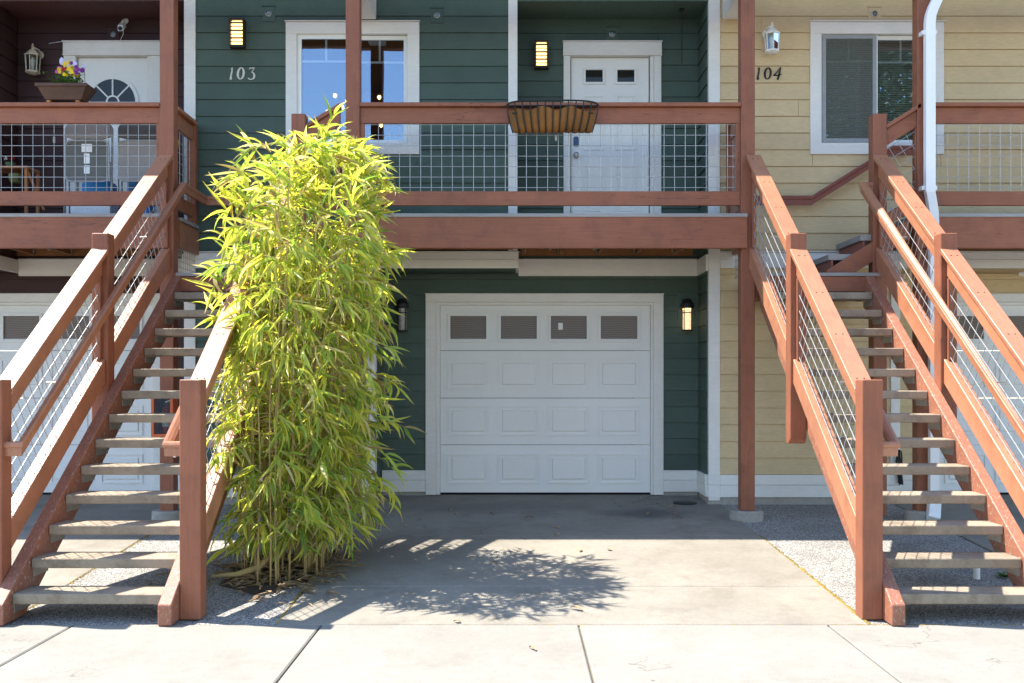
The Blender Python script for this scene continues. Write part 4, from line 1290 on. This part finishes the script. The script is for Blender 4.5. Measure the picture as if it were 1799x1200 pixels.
# ------------------------------------------------------------------ folding chairs and clutter on the maroon porch
def folding_chair(px0, px1, back_pad, seat_m, lab, labels):
    Y = 10.66
    xa_, xb_ = PX(px0, Y), PX(px1, Y); w = xb_-xa_; cx = (xa_+xb_)/2
    zT = PZ(214, Y); z0 = ZDK+.002
    t = thing('folding_chair', lab, 'chair', (cx, Y, z0), 'folded chairs against the porch door')
    # outer frame: inverted U from floor to top
    r = .011
    U_ = [(xa_+r, Y, z0), (xa_+r, Y+.02, zT-.07), (xa_+.04, Y+.02, zT-.02), (xa_+.10, Y+.02, zT-r), (xb_-.10, Y+.02, zT-r), (xb_-.04, Y+.02, zT-.02), (xb_-r, Y+.02, zT-.07), (xb_-r, Y, z0)]
    G().tube(U_, r, 8).obj('front_frame', chair_frame, t, smooth=True)
    V_ = [(xa_+.04, Y+.05, z0), (xa_+.035, Y+.045, z0+.62), (xb_-.035, Y+.045, z0+.62), (xb_-.04, Y+.05, z0)]
    G().tube(V_, r*.9, 8).obj('rear_frame', chair_frame, t, smooth=True)
    # back pad
    g = G()
    pad = []
    for i in range(17):
        a = math.pi*i/16
        pad.append((cx+(w/2-.02)*math.copysign(abs(math.cos(a))**.5, math.cos(a)), zT-.08+.07*abs(math.sin(a))**.6))
    pad += [(cx-(w/2-.02), zT-.16), (cx-(w/2-.10), zT-.185), (cx+(w/2-.10), zT-.185), (cx+(w/2-.02), zT-.16)][::1]
    g.prism(pad, 'y', Y-.012, Y+.015).obj('backrest', back_pad, t, .006)
    # folded seat
    zs1, zs0 = zT-.205, zT-.63
    sp = []
    for sx, sz, a0 in ((1, 1, 0), (-1, 1, 90), (-1, -1, 180), (1, -1, 270)):
        for k in range(5):
            a = R(a0+k*22.5)
            sp.append((cx+sx*(w/2-.03-.06)+.06*math.cos(a), (zs1+zs0)/2+sz*((zs1-zs0)/2-.06)+.06*math.sin(a)))
    G().prism(sp, 'y', Y-.035, Y-.014).obj('seat', seat_m, t, .007, seg=2)
    rim = [(p[0], Y-.030, p[1]) for p in sp]+[(sp[0][0], Y-.030, sp[0][1])]
    G().tube(rim, .009, 6, False).obj('seat_rim', chair_frame, t, smooth=True)
    if labels:
        for (a, b, c, d_) in ((cx-.055, cx+.055, zs1-.12, zs1-.035), (cx-.03, cx+.03, zs1-.24, zs1-.135), (cx-.03, cx+.03, zs1-.345, zs1-.26)):
            G().box(a, b, Y-.0365, Y-.0352, c, d_).obj('sticker', paper, t)
        for sx in (-1, 1):
            for zz in (zs1-.05, zs0+.05):
                G().lathe((cx+sx*(w/2-.075), Y-.035, zz), [(.008, 0), (.008, .004), (.004, .006)], 8, 'y').obj('screw', black_m, t)
    return t
folding_chair(112, 198, chair_pad, chair_grey, 'folded metal chair with white stickers under its seat, behind the mesh', True)
folding_chair(205, 290, chair_grey, chair_pad, 'folded chair with grey tweed seat, right of the stickered one', False)
Y = 10.95
t = thing('storage_bin', 'white and blue packet on the porch floor behind the folding chairs', 'packet', (PX(170, Y), Y, ZDK))
G().box(PX(118, Y), PX(198, Y), Y, Y+.25, ZDK+.002, PZ(345, Y)).obj('box', paper, t, .01)
G().box(PX(143, Y), PX(195, Y), Y-.006, Y+.2, PZ(345, Y)+.001, PZ(318, Y)).obj('blue_bag', blue_p, t, .02, seg=2)
t = tag(G().box(PX(222, 10.9), PX(262, 10.9), 10.9, 11.1, ZDK+.002, PZ(314, 10.9)).obj('blue_packet', blue_p, None, .02, seg=2), 'blue packet on the porch floor below the tweed chair', 'packet')
# little wooden stand at the left edge with pots
Y = 10.75
sx0, sx1, zt3 = PX(-40, Y), PX(48, Y), PZ(291, Y)
t = thing('plant_stand', 'small orange wooden stand at the left edge of the porch', 'stand', ((sx0+sx1)/2, Y, ZDK))
G().box(sx0, sx1, Y, Y+.3, zt3-.025, zt3).obj('top', orange_w, t, .004)
for xx in (sx0+.02, sx1-.02):
    for yy in (Y+.02, Y+.28):
        G().box(xx-.015, xx+.015, yy-.015, yy+.015, ZDK+.002, zt3-.026).obj('leg', orange_w, t, .003)
G().tube([(sx1-.01, Y+.03, zt3-.06), (sx1+.13, Y+.1, ZDK+.15)], .014, 6).obj('brace', orange_w, t)
xx = PX(10, Y)
t = thing('flower_pot', 'small pot with red and white blooms on the wooden stand', 'pot', (xx, Y+.1, zt3))
G().lathe((xx, Y+.1, zt3+.001), [(.035, 0), (.05, .045), (.052, .05)], 16).obj('pot', paint('green_pot', (.06, .14, .07), .4), t)
for k, (dx_, dz_, m) in enumerate(((-.03, .10, paper), (.03, .11, ext_red), (0, .085, ext_red), (-.06, .12, herb))):
    g = G()
    for q in range(10):
        leafquad(g, Vector((xx+dx_*.4, Y+.09, zt3+.05)) + Vector((dx_, 0, dz_-.05)), Vector((random.uniform(-1, 1), -.4, random.uniform(-.6, 1))), .03, .010)
    g.obj('bloom', m, t)
G().lathe((PX(18, Y), Y+.12, zt3-.16), [(.05, 0), (.07, .04), (.072, .09), (.06, .10)], 16).obj('hanging_bowl', paint('brown_green_bowl', (.16, .16, .06), .4, .3), t)
for px0, px1, lab in ((320, 327, 'yellow broom handle leaning inside the maroon deck corner'), (325, 318, 'second yellow pole leaning across the broom handle')):
    o = G().tube([(-3.60-(.02 if px0 > 321 else 0), 10.6, ZDK+.003), (-3.56, 10.75 if px0 > 321 else 10.62, 4.15)], .011, 8).obj('broom_handle', yellow_pole, None)
    tag(o, lab, 'pole')

# fire extinguisher cabinet on the post behind the left stairs
Y = YDK-.16
xa, xb, za, zb = PX(265, Y), PX(304, Y), PZ(768, Y), PZ(694, Y)
t = thing('extinguisher_cabinet', 'orange red cabinet on the post behind the left stairs', 'cabinet', ((xa+xb)/2, Y, za))
G().box(xa, xb, YDK-.012, YDK-.002, za, zb).obj('back', dark, t)
for q in ((xa, xa+.03, za, zb), (xb-.03, xb, za, zb), (xa+.03, xb-.03, zb-.03, zb), (xa+.03, xb-.03, za, za+.03)):
    G().box(q[0], q[1], Y, YDK-.0125, q[2], q[3]).obj('cabinet_side', cab_or, t, .003)
G().box(xa+.03, xb-.03, Y+.01, Y+.013, za+.03, zb-.03).obj('pane', dim_glass, t)
xe = xb-.085
e = thing('fire_extinguisher', 'red fire extinguisher inside the orange cabinet', 'extinguisher', (xe, YDK-.08, za+.03))
G().lathe((xe, YDK-.075, za+.032), [(.045, 0), (.05, .01), (.05, .23), (.035, .265), (.016, .28)], 20).obj('cylinder', ext_red, e, smooth=True)
G().lathe((xe, YDK-.075, za+.10), [(.0505, 0), (.0512, .001), (.0512, .08), (.0505, .081)], 20).obj('label', paper, e, smooth=True)
G().box(xe-.02, xe+.02, YDK-.085, YDK-.065, za+.312, za+.335).obj('valve', black_m, e)
G().prism([(xe-.02, za+.335), (xe+.05, za+.36), (xe+.05, za+.372), (xe-.02, za+.35)], 'y', YDK-.083, YDK-.067).obj('lever', steel, e)
G().tube([(xe-.02, YDK-.075, za+.325), (xe-.08, YDK-.08, za+.30), (xe-.09, YDK-.08, za+.2)], .008, 6).obj('hose', black_m, e)

# pull cord knob under the left rail end
o = G().tube([(PX(307, 7.0), 7.0, PZ(787, 7.0)), (PX(307, 7.0), 7.0, PZ(796, 7.0))], .002, 5).lathe((PX(307, 7.0), 7.0, PZ(801, 7.0)), [(.003, -.012), (.011, -.005), (.011, .005), (.003, .012)], 10).obj('cord_knob', white_m, None)
tag(o, 'tiny white knob on a cord under the left handrail end', 'knob')
# dark cable coil behind the right treads
pts = []
for k in range(60):
    a = k*.55
    pts.append((PX(1585, 10.95)+.020*math.cos(a*1.07)+.012*math.sin(k*.9), YW-.08+.015*math.sin(a*.7), PZ(820, YW)+.19*math.sin(a)))
o = G().tube(pts, .008, 5).obj('cable_coil', black_m, None)
tag(o, 'black coil of cable hanging behind the right staircase treads', 'cable')
# white pipe stub and weed under the right stairs
xx, yy = PX(1716, 7.9), 7.9
o = G().lathe((xx, yy, gz(yy)-.005), [(.024, 0), (.024, .13), (.03, .131), (.03, .155), (.02, .156)], 14).obj('pipe_stub', white_m, None)
tag(o, 'short white pipe stub under the right staircase', 'pipe')
g = G(); xx, yy = PX(1763, 7.95), 7.95
for k in range(40):
    a = random.uniform(0, 6.28)
    leafquad(g, Vector((xx, yy, gz(yy))), Vector((math.cos(a), math.sin(a), random.uniform(.25, .9))), random.uniform(.05, .11), .012)
tag(g.obj('weed', herb, None), 'small green weed growing under the right staircase', 'weed')
# drain cover
xx, yy = PX(1203, 11.15), 11.15
t = thing('drain_cover', 'dark round drain cover in the driveway near the garage corner', 'drain', (xx, yy, gz(yy)))
G().lathe((xx, yy, gz(yy)-.02), [(.13, 0), (.13, .028), (.12, .031)], 24).obj('ring', black_m, t)
# dry leaves blown over the driveway
random.seed(21)
spots = [(735, 915), (800, 905), (930, 911), (865, 903), (1124, 877), (1180, 893), (980, 929), (745, 928), (665, 925), (712, 925), (1185, 905), (1190, 912), (790, 898), (820, 958), (1018, 968), (1070, 967), (935, 1142), (1013, 1072), (803, 1094), (978, 941), (1138, 905), (870, 990)]
def ground_at(px, py):
    y = 8.0
    for _ in range(30): y = F*(CH-gz(y))/(py-VY)
    return PX(px, y), y, gz(y)
lm = []
for v in range(3):
    g = G(); n = 5; L = (.05, .08, .11)[v]; w = (.02, .012, .016)[v]
    vs = []
    for i in range(n+1):
        u = i/n; ww = w*math.sin(math.pi*(.06+.9*u)); zz = .004+.012*math.sin(u*math.pi)*(1+v*.3)
        vs += [(L*(u-.5), -ww, zz+.006), (L*(u-.5), 0, zz), (L*(u-.5), ww, zz+.008)]
    g._poly(vs, [f for i in range(n) for f in ((3*i, 3*i+3, 3*i+4, 3*i+1), (3*i+1, 3*i+4, 3*i+5, 3*i+2))])
    o = g.obj('fallen_leaf', drywood, None); lm.append(o.data); bpy.data.objects.remove(o)
for i, (px, py) in enumerate(spots):
    p = ground_at(px, py)
    o = bpy.data.objects.new('fallen_leaf', lm[i % 3]); COL.objects.link(o)
    o.location = p; o.rotation_euler = (random.uniform(-.1, .1), random.uniform(-.1, .1), random.uniform(0, 6.28))
    tag(o, 'dry brown leaf lying on the concrete in front of the garage', 'leaf', 'dry leaves on the concrete')

# moss along the joints
def blobs(g, p, r):
    n = 5
    vs = [(p[0]+r*math.cos(2*math.pi*k/n)*random.uniform(.7, 1.3), p[1]+r*math.sin(2*math.pi*k/n)*random.uniform(.7, 1.3), p[2]-.004) for k in range(n)] + [(p[0], p[1], p[2]+r*.45)]
    g._poly(vs, [(k, (k+1) % n, n) for k in range(n)])
g = G()
for k in range(420):
    u = random.random(); y = Y0+.03+u*2.8
    if random.random() < .5: y = Y0+.05+random.betavariate(1.2, 2.2)*2.2
    blobs(g, (2.338-(y-Y0)*.02+random.gauss(0, .008), y, gz(y)-.003), random.uniform(.006, .022)*(1.2-u*.5))
for k in range(200):
    y = Y0+.05+random.random()*2.0
    blobs(g, (-1.578+random.gauss(0, .007), y, gz(y)-.004), random.uniform(.006, .014))
for k in range(160):
    y = Y0+.3+random.random()*2.6
    blobs(g, (2.335-U-(y-Y0)*.02+random.gauss(0, .008), y, gz(y)-.003), random.uniform(.006, .018))
for k in range(320):
    x = random.choice((random.uniform(-4.3, 4.4), random.gauss(2.55, .25), random.uniform(2.3, 4.5)))
    blobs(g, (x, Y0+.005+random.gauss(0, .006), -.003), random.uniform(.004, .013))
mo = g.obj('moss', moss, None)
mo['kind'] = 'stuff'; mo['label'] = 'yellow brown moss in the joints of the concrete'; mo['category'] = 'moss'

# ------------------------------------------------------------------ bamboo
random.seed(5)
BX, BY = -1.72, 8.22
bz = gz(BY)
bb = thing('bamboo', 'tall yellow green bamboo clump growing beside the driveway', 'bamboo', (BX, BY, bz))
# crown outline: y pixel -> left and right pixel at the clump's distance
prof = [(195, 548, 580), (230, 515, 618), (270, 482, 642), (310, 465, 665), (350, 455, 686), (400, 446, 686), (450, 442, 684), (500, 440, 682), (560, 437, 678), (620, 425, 678), (680, 402, 688), (740, 400, 682), (800, 398, 688), (850, 398, 686), (900, 408, 672), (950, 425, 642), (1000, 445, 608)]
pz_ = np.array([PZ(p[0], BY) for p in prof])[::-1]
pl_ = np.array([PX(p[1], BY) for p in prof])[::-1]
pr_ = np.array([PX(p[2], BY) for p in prof])[::-1]
def extent(z): return float(np.interp(z, pz_, pl_)), float(np.interp(z, pz_, pr_))
culm_g = []
leaves = []          # (pos, dir, length, width, colour kind, roll)
def add_leaf(p, d, L, w, roll=0.):
    leaves.append((Vector(p), Vector(d).normalized(), L, w, random.random(), roll))
culms = []
for k in range(52):
    a = random.uniform(0, 2*math.pi); rr = math.sqrt(random.random())
    cx_ = BX-.10+.31*rr*math.cos(a); cy_ = BY+.56*rr*math.sin(a)
    lean = Vector((math.cos(a), math.sin(a), 0))*random.uniform(.10, .42)*rr + Vector((.20*random.random(), 0, 0))
    zt_c = 3.75
    while zt_c > 2.0:
        lo, hi = extent(zt_c)
        if lo+.08 < cx_+lean.x < hi-.06: break
        zt_c -= .05
    H = (zt_c-.12)*(random.uniform(.88, 1.0) if k % 3 else random.uniform(.5, .85))
    culms.append((Vector((cx_, cy_, gz(cy_))), lean, H, random.uniform(.006, .011), False))
for q in range(9):                                 # the tallest canes, right of the middle
    px = random.uniform(535, 575); xt = PX(px+random.uniform(-14, 22), BY)
    x0 = PX(px-20, BY); y0 = BY+random.uniform(-.2, .2)
    culms.append((Vector((x0, y0, gz(y0))), Vector((xt-x0, 0, 0)), 3.56-q*.05, .009, False))
# a few loose culms leaning out at the left
for px, top, H in ((450, 442, 3.32), (448, 425, 2.95), (440, 402, 2.65), (444, 408, 2.35), (430, 400, 2.1)):
    x0 = PX(px, BY); x1 = PX(top, BY)
    culms.append((Vector((x0, BY-.12+random.uniform(-.1, .1), bz)), Vector((x1-x0, -.05, 0)), H, .006, True))
twig_g = G()
def gapnoise(p):
    return math.sin(p.x*7.3+1.1*p.z)*math.sin(p.z*5.1+2.0+p.x*2)+.6*math.sin(p.y*9+p.z*3.3)
for base, lean, H, r, loose in culms:
    pts = []
    n = 12
    for i in range(n+1):
        u = i/n
        pts.append(base + lean*(u**1.8) + Vector((.012*math.sin(u*9+base.x*30), .012*math.cos(u*8+base.y*20), H*u)))
    G().tube(pts, [r*(1-.75*i/n) for i in range(n+1)], 6).obj('culm', bamboo_cane, bb, smooth=True)
    z = .34 if not loose else H*.62
    az = random.uniform(0, 6.28)
    while z < H:
        u = z/H
        p = base + lean*(u**1.8) + Vector((0, 0, z))
        az += 2.4 + random.uniform(-.5, .5)
        zz = p.z
        lo, hi = extent(zz)
        keep = gapnoise(p) > -.40 or random.random() < .30
        if loose or (keep and random.random() < .93):
            d = Vector((math.cos(az), math.sin(az)*.85, 0))
            out = Vector((p.x-(lo+hi)/2, p.y-BY, 0))
            if out.length > .02: d += out.normalized()*.8
            d += Vector((.18, -.12, 0))
            d.z = 0; d.normalize()
            rise = random.uniform(.1, .6) if zz < 2.9 else random.uniform(.5, 1.6)
            L = random.uniform(.16, .58) if not loose else random.uniform(.05, .14)
            d0 = Vector((d.x, d.y, rise)).normalized()
            # keep the spray inside the clump's outline, give or take
            room = (hi-.13-p.x) if d.x > 0 else (p.x-lo-.13)
            wild = random.uniform(-.06, .05) if random.random() < .82 else random.uniform(.08, .22)
            if not loose and abs(d.x) > .05: L = min(L, max(.05, (room+wild)/max(.3, abs(d0.x))))
            if d.y < -.05: L = min(L, max(.05, (p.y-(BY-.85))/max(.3, -d.y)))
            tw = []
            for q in range(5):
                t_ = q/4
                tw.append(p + d0*L*t_ - Vector((0, 0, L*.40*t_*t_)))
            twig_g.tube(tw, [.0026, .0023, .002, .0016, .0011], 4, False)
            nl = random.randint(5, 9) if not loose else random.randint(2, 4)
            for q in range(nl):
                t_ = 1.0 if q < 2 else random.uniform(.3, 1.0)
                k_ = min(3, int(t_*4)); o_ = tw[k_].lerp(tw[k_+1], t_*4-k_)
                td = (tw[k_+1]-tw[k_]).normalized()
                az2 = random.uniform(0, 6.28)
                spread = .55 if q < 2 else .85
                if zz < 2.7: dz = random.uniform(-.85, .12)
                elif zz < 3.3: dz = random.uniform(-.6, .6)
                else: dz = random.uniform(-.2, 1.3)
                ld = td*.9 + Vector((math.cos(az2), math.sin(az2), 0))*spread + Vector((.15, 0, dz))
                LL = random.uniform(.12, .26)
                if zz > 3.2: LL *= 1.12
                w_ = LL*random.uniform(.038, .062)
                if loose:
                    LL = random.uniform(.18, .32); w_ = LL*.072
                    ld = Vector((math.cos(az2)*.7, math.sin(az2)*.5, random.uniform(-.8, .9)))
                add_leaf(o_, ld, LL, w_, random.uniform(-1, 1))
        z += random.uniform(.085, .145) if not loose else random.uniform(.17, .30)
    tip = base+lean+Vector((0, 0, H))
    for q in range(8 if not loose else 4):
        a2 = random.uniform(0, 6.28)
        add_leaf(tip-Vector((0, 0, .04*q)), (math.cos(a2)*.55, math.sin(a2)*.55, random.uniform(.2, 1.3)), random.uniform(.17, .30), .014, random.uniform(-1, 1))
# one branch poking out to the right at mid height
bp, be = Vector((PX(640, BY), BY-.2, PZ(690, BY))), Vector((PX(690, BY), BY-.22, PZ(672, BY)))
twig_g.tube([bp, be], .003, 5)
for d, L in (((1, 0, .08), .19), ((.9, 0, -.2), .16), ((.35, 0, -1), .20), ((.8, -.2, .3), .14), ((.2, 0, -1), .13)): add_leaf(be, d, L, .012)
# long loose sprays that break the outline, most of them at the upper left
for q in range(34):
    if q < 17: px, py, sx = random.uniform(440, 485), random.uniform(250, 520), -1
    else: px, py, sx = random.uniform(600, 630), random.uniform(280, 900), 1
    y0 = BY+random.uniform(-.45, .1)
    p0 = Vector((PX(px, y0), y0, PZ(py, y0)))
    L = random.uniform(.12, .30) if sx < 0 else random.uniform(.24, .40)
    d0 = Vector((sx*random.uniform(.5, 1), random.uniform(-.4, .2), random.uniform(.2, 1.2) if sx < 0 else random.uniform(-.1, .4))).normalized()
    tw = [p0 + d0*L*k/4 - Vector((0, 0, L*.45*(k/4)**2)) for k in range(5)]
    twig_g.tube(tw, .0018, 4, False)
    for k in range(random.randint(3, 6)):
        o_ = tw[4] if k < 2 else tw[random.randint(1, 4)]
        dz = random.uniform(-1, .9) if sx < 0 else random.uniform(-.7, .25)
        add_leaf(o_, Vector((sx*random.uniform(.1, 1), random.uniform(-.5, .5), dz)), random.uniform(.18, .32) if sx < 0 else random.uniform(.14, .24), random.uniform(.009, .016), random.uniform(-1, 1))
# leaf prototypes
def leaf_proto(bend, fold, n=5):
    vs, fs = [], []
    for i in range(n+1):
        u = i/n
        w = (math.sin(math.pi*min(1, u*1.02+.04)**.75))**.9 if u < 1 else .0
        w = max(w, .03)
        x = u*math.cos(bend*u*.5); z = -math.sin(bend*u*.8)*u*.6
        vs += [(x, -w, z+fold*w*.02), (x, 0, z-.0), (x, w, z+fold*w*.02)]
    for i in range(n):
        a = 3*i
        fs += [(a, a+3, a+4, a+1), (a+1, a+4, a+5, a+2)]
    return np.array(vs, float), fs
twig_g.obj('twigs', bamboo_cane, bb)['kind'] = 'stuff'
PROT = [leaf_proto(b, f) for b, f in ((.3, 4), (.8, 5), (1.3, 4), (1.9, 6), (-.3, 4), (1.1, 2), (1.6, 3))]
def leaf_frame(d, roll):
    up = Vector((0, 0, 1))
    sd = d.cross(up)
    if sd.length < .05: sd = Vector((1, 0, 0))
    sd.normalize()
    nn = sd.cross(d)
    q = Quaternion(d, roll*1.1)
    return d, q @ sd, q @ nn
def leaf_colour(r, z):
    if r < .07: return (.42, .31, .13)          # dried
    if r < .16: return (.64, .58, .30)          # pale, bleached
    if r < .50: return (.64, .63, .11)
    if r < .76: return (.48, .55, .11)
    if r < .92: return (.34, .46, .085)
    return (.20, .32, .06)
def leaf_vcol(c, r, vs):
    out = np.tile((*c, 1.), (len(vs), 1))
    k = (r*71.3) % 1
    if k < .40:
        u = vs[:, 0].clip(0, 1); f = ((u-(.45+k*.8))/.2).clip(0, 1)[:, None]
        out[:, :3] = out[:, :3]*(1-f)+np.array((.58, .46, .25))*f
    return out
# leaves that show largest: nearest the street and longest
order = sorted(range(len(leaves)), key=lambda i: leaves[i][0].y - 1.3*leaves[i][2])
single = set(order[:300])
VS, FS, CS = [], [], []
nv = 0
for i, (p, d, L, w, r, roll) in enumerate(leaves):
    pi = int(r*997) % len(PROT)
    vs, fs = PROT[pi]
    c = leaf_colour(min(.999, ((r*13.7) % 1)*(.9 if p.z < 1.3 else 1)+(.10 if p.z < 1.3 and (r*13.7) % 1 > .12 else 0)), p.z)  # low leaves shift greener: weaker light near the ground put into their colour
    t, sd, nn = leaf_frame(d, roll)
    M = np.array([[t.x*L, sd.x*w, nn.x*L], [t.y*L, sd.y*w, nn.y*L], [t.z*L, sd.z*w, nn.z*L]])
    if i in single:
        me = bpy.data.meshes.new('leaf')
        me.from_pydata((vs @ M.T).tolist(), [], fs)
        at = me.color_attributes.new('leaf_col', 'FLOAT_COLOR', 'POINT')
        at.data.foreach_set('color', leaf_vcol(c, r, vs).ravel())
        me.polygons.foreach_set('use_smooth', [True]*len(me.polygons))
        me.materials.append(bamboo_leaf)
        o = bpy.data.objects.new('leaf', me); COL.objects.link(o); attach(o, bb); o.location = p
    else:
        VS.append(vs @ M.T + np.array(p)); FS += [tuple(a+nv for a in f) for f in fs]; nv += len(vs)
        CS.append(leaf_vcol(c, r, vs))
me = bpy.data.meshes.new('foliage')
me.from_pydata(np.concatenate(VS).tolist(), [], FS)
at = me.color_attributes.new('leaf_col', 'FLOAT_COLOR', 'POINT')
at.data.foreach_set('color', np.concatenate(CS).ravel())
me.polygons.foreach_set('use_smooth', [True]*len(me.polygons))
me.materials.append(bamboo_leaf)
o = bpy.data.objects.new('foliage', me); COL.objects.link(o); attach(o, bb); o['kind'] = 'stuff'
print('bamboo leaves', len(leaves))
# bare soil and dry sheaths at the foot
g = G()
ring = []
for k in range(26):
    a = 2*math.pi*k/26; rr = 1+.16*math.sin(3*a+1)+.1*math.sin(7*a)
    x = BX-.12+.50*rr*math.cos(a); y = BY-.05+.62*rr*math.sin(a)
    ring.append((min(x, -1.592), y, gz(y)-.005))
g._poly([(BX-.15, BY, gz(BY)+.035)]+ring, [(0, 1+k, 1+(k+1) % 26) for k in range(26)])
struct(g.obj('soil_bed', soil, None))
g = G()
for k in range(520):
    x = BX+random.gauss(-.12, .33); y = BY+random.gauss(-.15, .34)
    if x > -1.3: x -= .4
    a = random.uniform(0, 6.28); L = random.uniform(.05, .18)
    leafquad(g, Vector((x, y, gz(y)+.012+random.random()*.035)), Vector((math.cos(a), math.sin(a), random.uniform(-.02, .22))), L, L*.10)
o = g.obj('leaf_litter', drywood, None); o['kind'] = 'stuff'; o['label'] = 'dry bamboo leaves and sheaths littering the foot of the bamboo'; o['category'] = 'litter'
o = G().tube([(PX(375, 7.9), 7.85, .10), (PX(420, 7.9), 7.83, .115), (PX(455, 7.9), 7.88, .16), (PX(475, 7.9), 7.95, .26)], [.012, .022, .026, .02], 8).obj('bamboo_root', bamboo_cane, bb, smooth=True)

# ------------------------------------------------------------------ trees across the lane (seen in the window reflections)
random.seed(9)
def tree(x, y, H, Rr, lab):
    t = thing('street_tree', lab, 'tree', (x, y, -.06), 'trees across the lane')
    tr = G().tube([(x, y, -.1), (x+.1, y, H*.25), (x-.05, y+.1, H*.5), (x, y, H*.85)], [.22, .17, .12, .03], 9)
    for k in range(9):
        a = k*2.4; z = H*(.3+.055*k)
        tr.tube([(x, y, z), (x+Rr*.35*math.cos(a), y+Rr*.35*math.sin(a), z+H*.08), (x+Rr*.7*math.cos(a), y+Rr*.7*math.sin(a), z+H*.16)], [.07, .04, .015], 6)
    tr.obj('trunk', bark, t)
    n = int(2200*H*Rr/5)
    V = np.zeros((n*4, 3)); rng = np.random.default_rng(int(abs(x)*10)+1)
    lob = rng.normal(size=(26, 3)); lob /= np.linalg.norm(lob, axis=1)[:, None]
    lob = lob*np.array([Rr*.62, Rr*.62, H*.28]) + np.array([x, y, H*.62])
    c = lob[rng.integers(0, 26, n)] + rng.normal(size=(n, 3))*np.array([Rr*.20, Rr*.20, H*.075])
    d = rng.normal(size=(n, 3)); d /= np.linalg.norm(d, axis=1)[:, None]
    s_ = np.cross(d, rng.normal(size=(n, 3))); s_ /= np.linalg.norm(s_, axis=1)[:, None]
    L = rng.uniform(.10, .20, n)[:, None]
    V[0::4] = c; V[1::4] = c+d*L*.5+s_*L*.35; V[2::4] = c+d*L; V[3::4] = c+d*L*.5-s_*L*.35
    me = bpy.data.meshes.new('crown')
    me.from_pydata(V.tolist(), [], [(4*i, 4*i+1, 4*i+2, 4*i+3) for i in range(n)])
    me.materials.append(tree_leaf)
    o = bpy.data.objects.new('crown', me); COL.objects.link(o); attach(o, t)
tree(-7.5, -15, 10.0, 3.2, 'leafy tree mirrored low in the green house window')
tree(10.0, -13, 20.0, 5.0, 'tall leafy tree mirrored in the left pane of the yellow house window')
tree(15.5, -14, 21.0, 5.5, 'tall leafy tree mirrored in the right pane of the yellow house window')
tree(-1.0, -17, 8.0, 3.0, 'low leafy tree across the lane, mirrored below the deck rail')
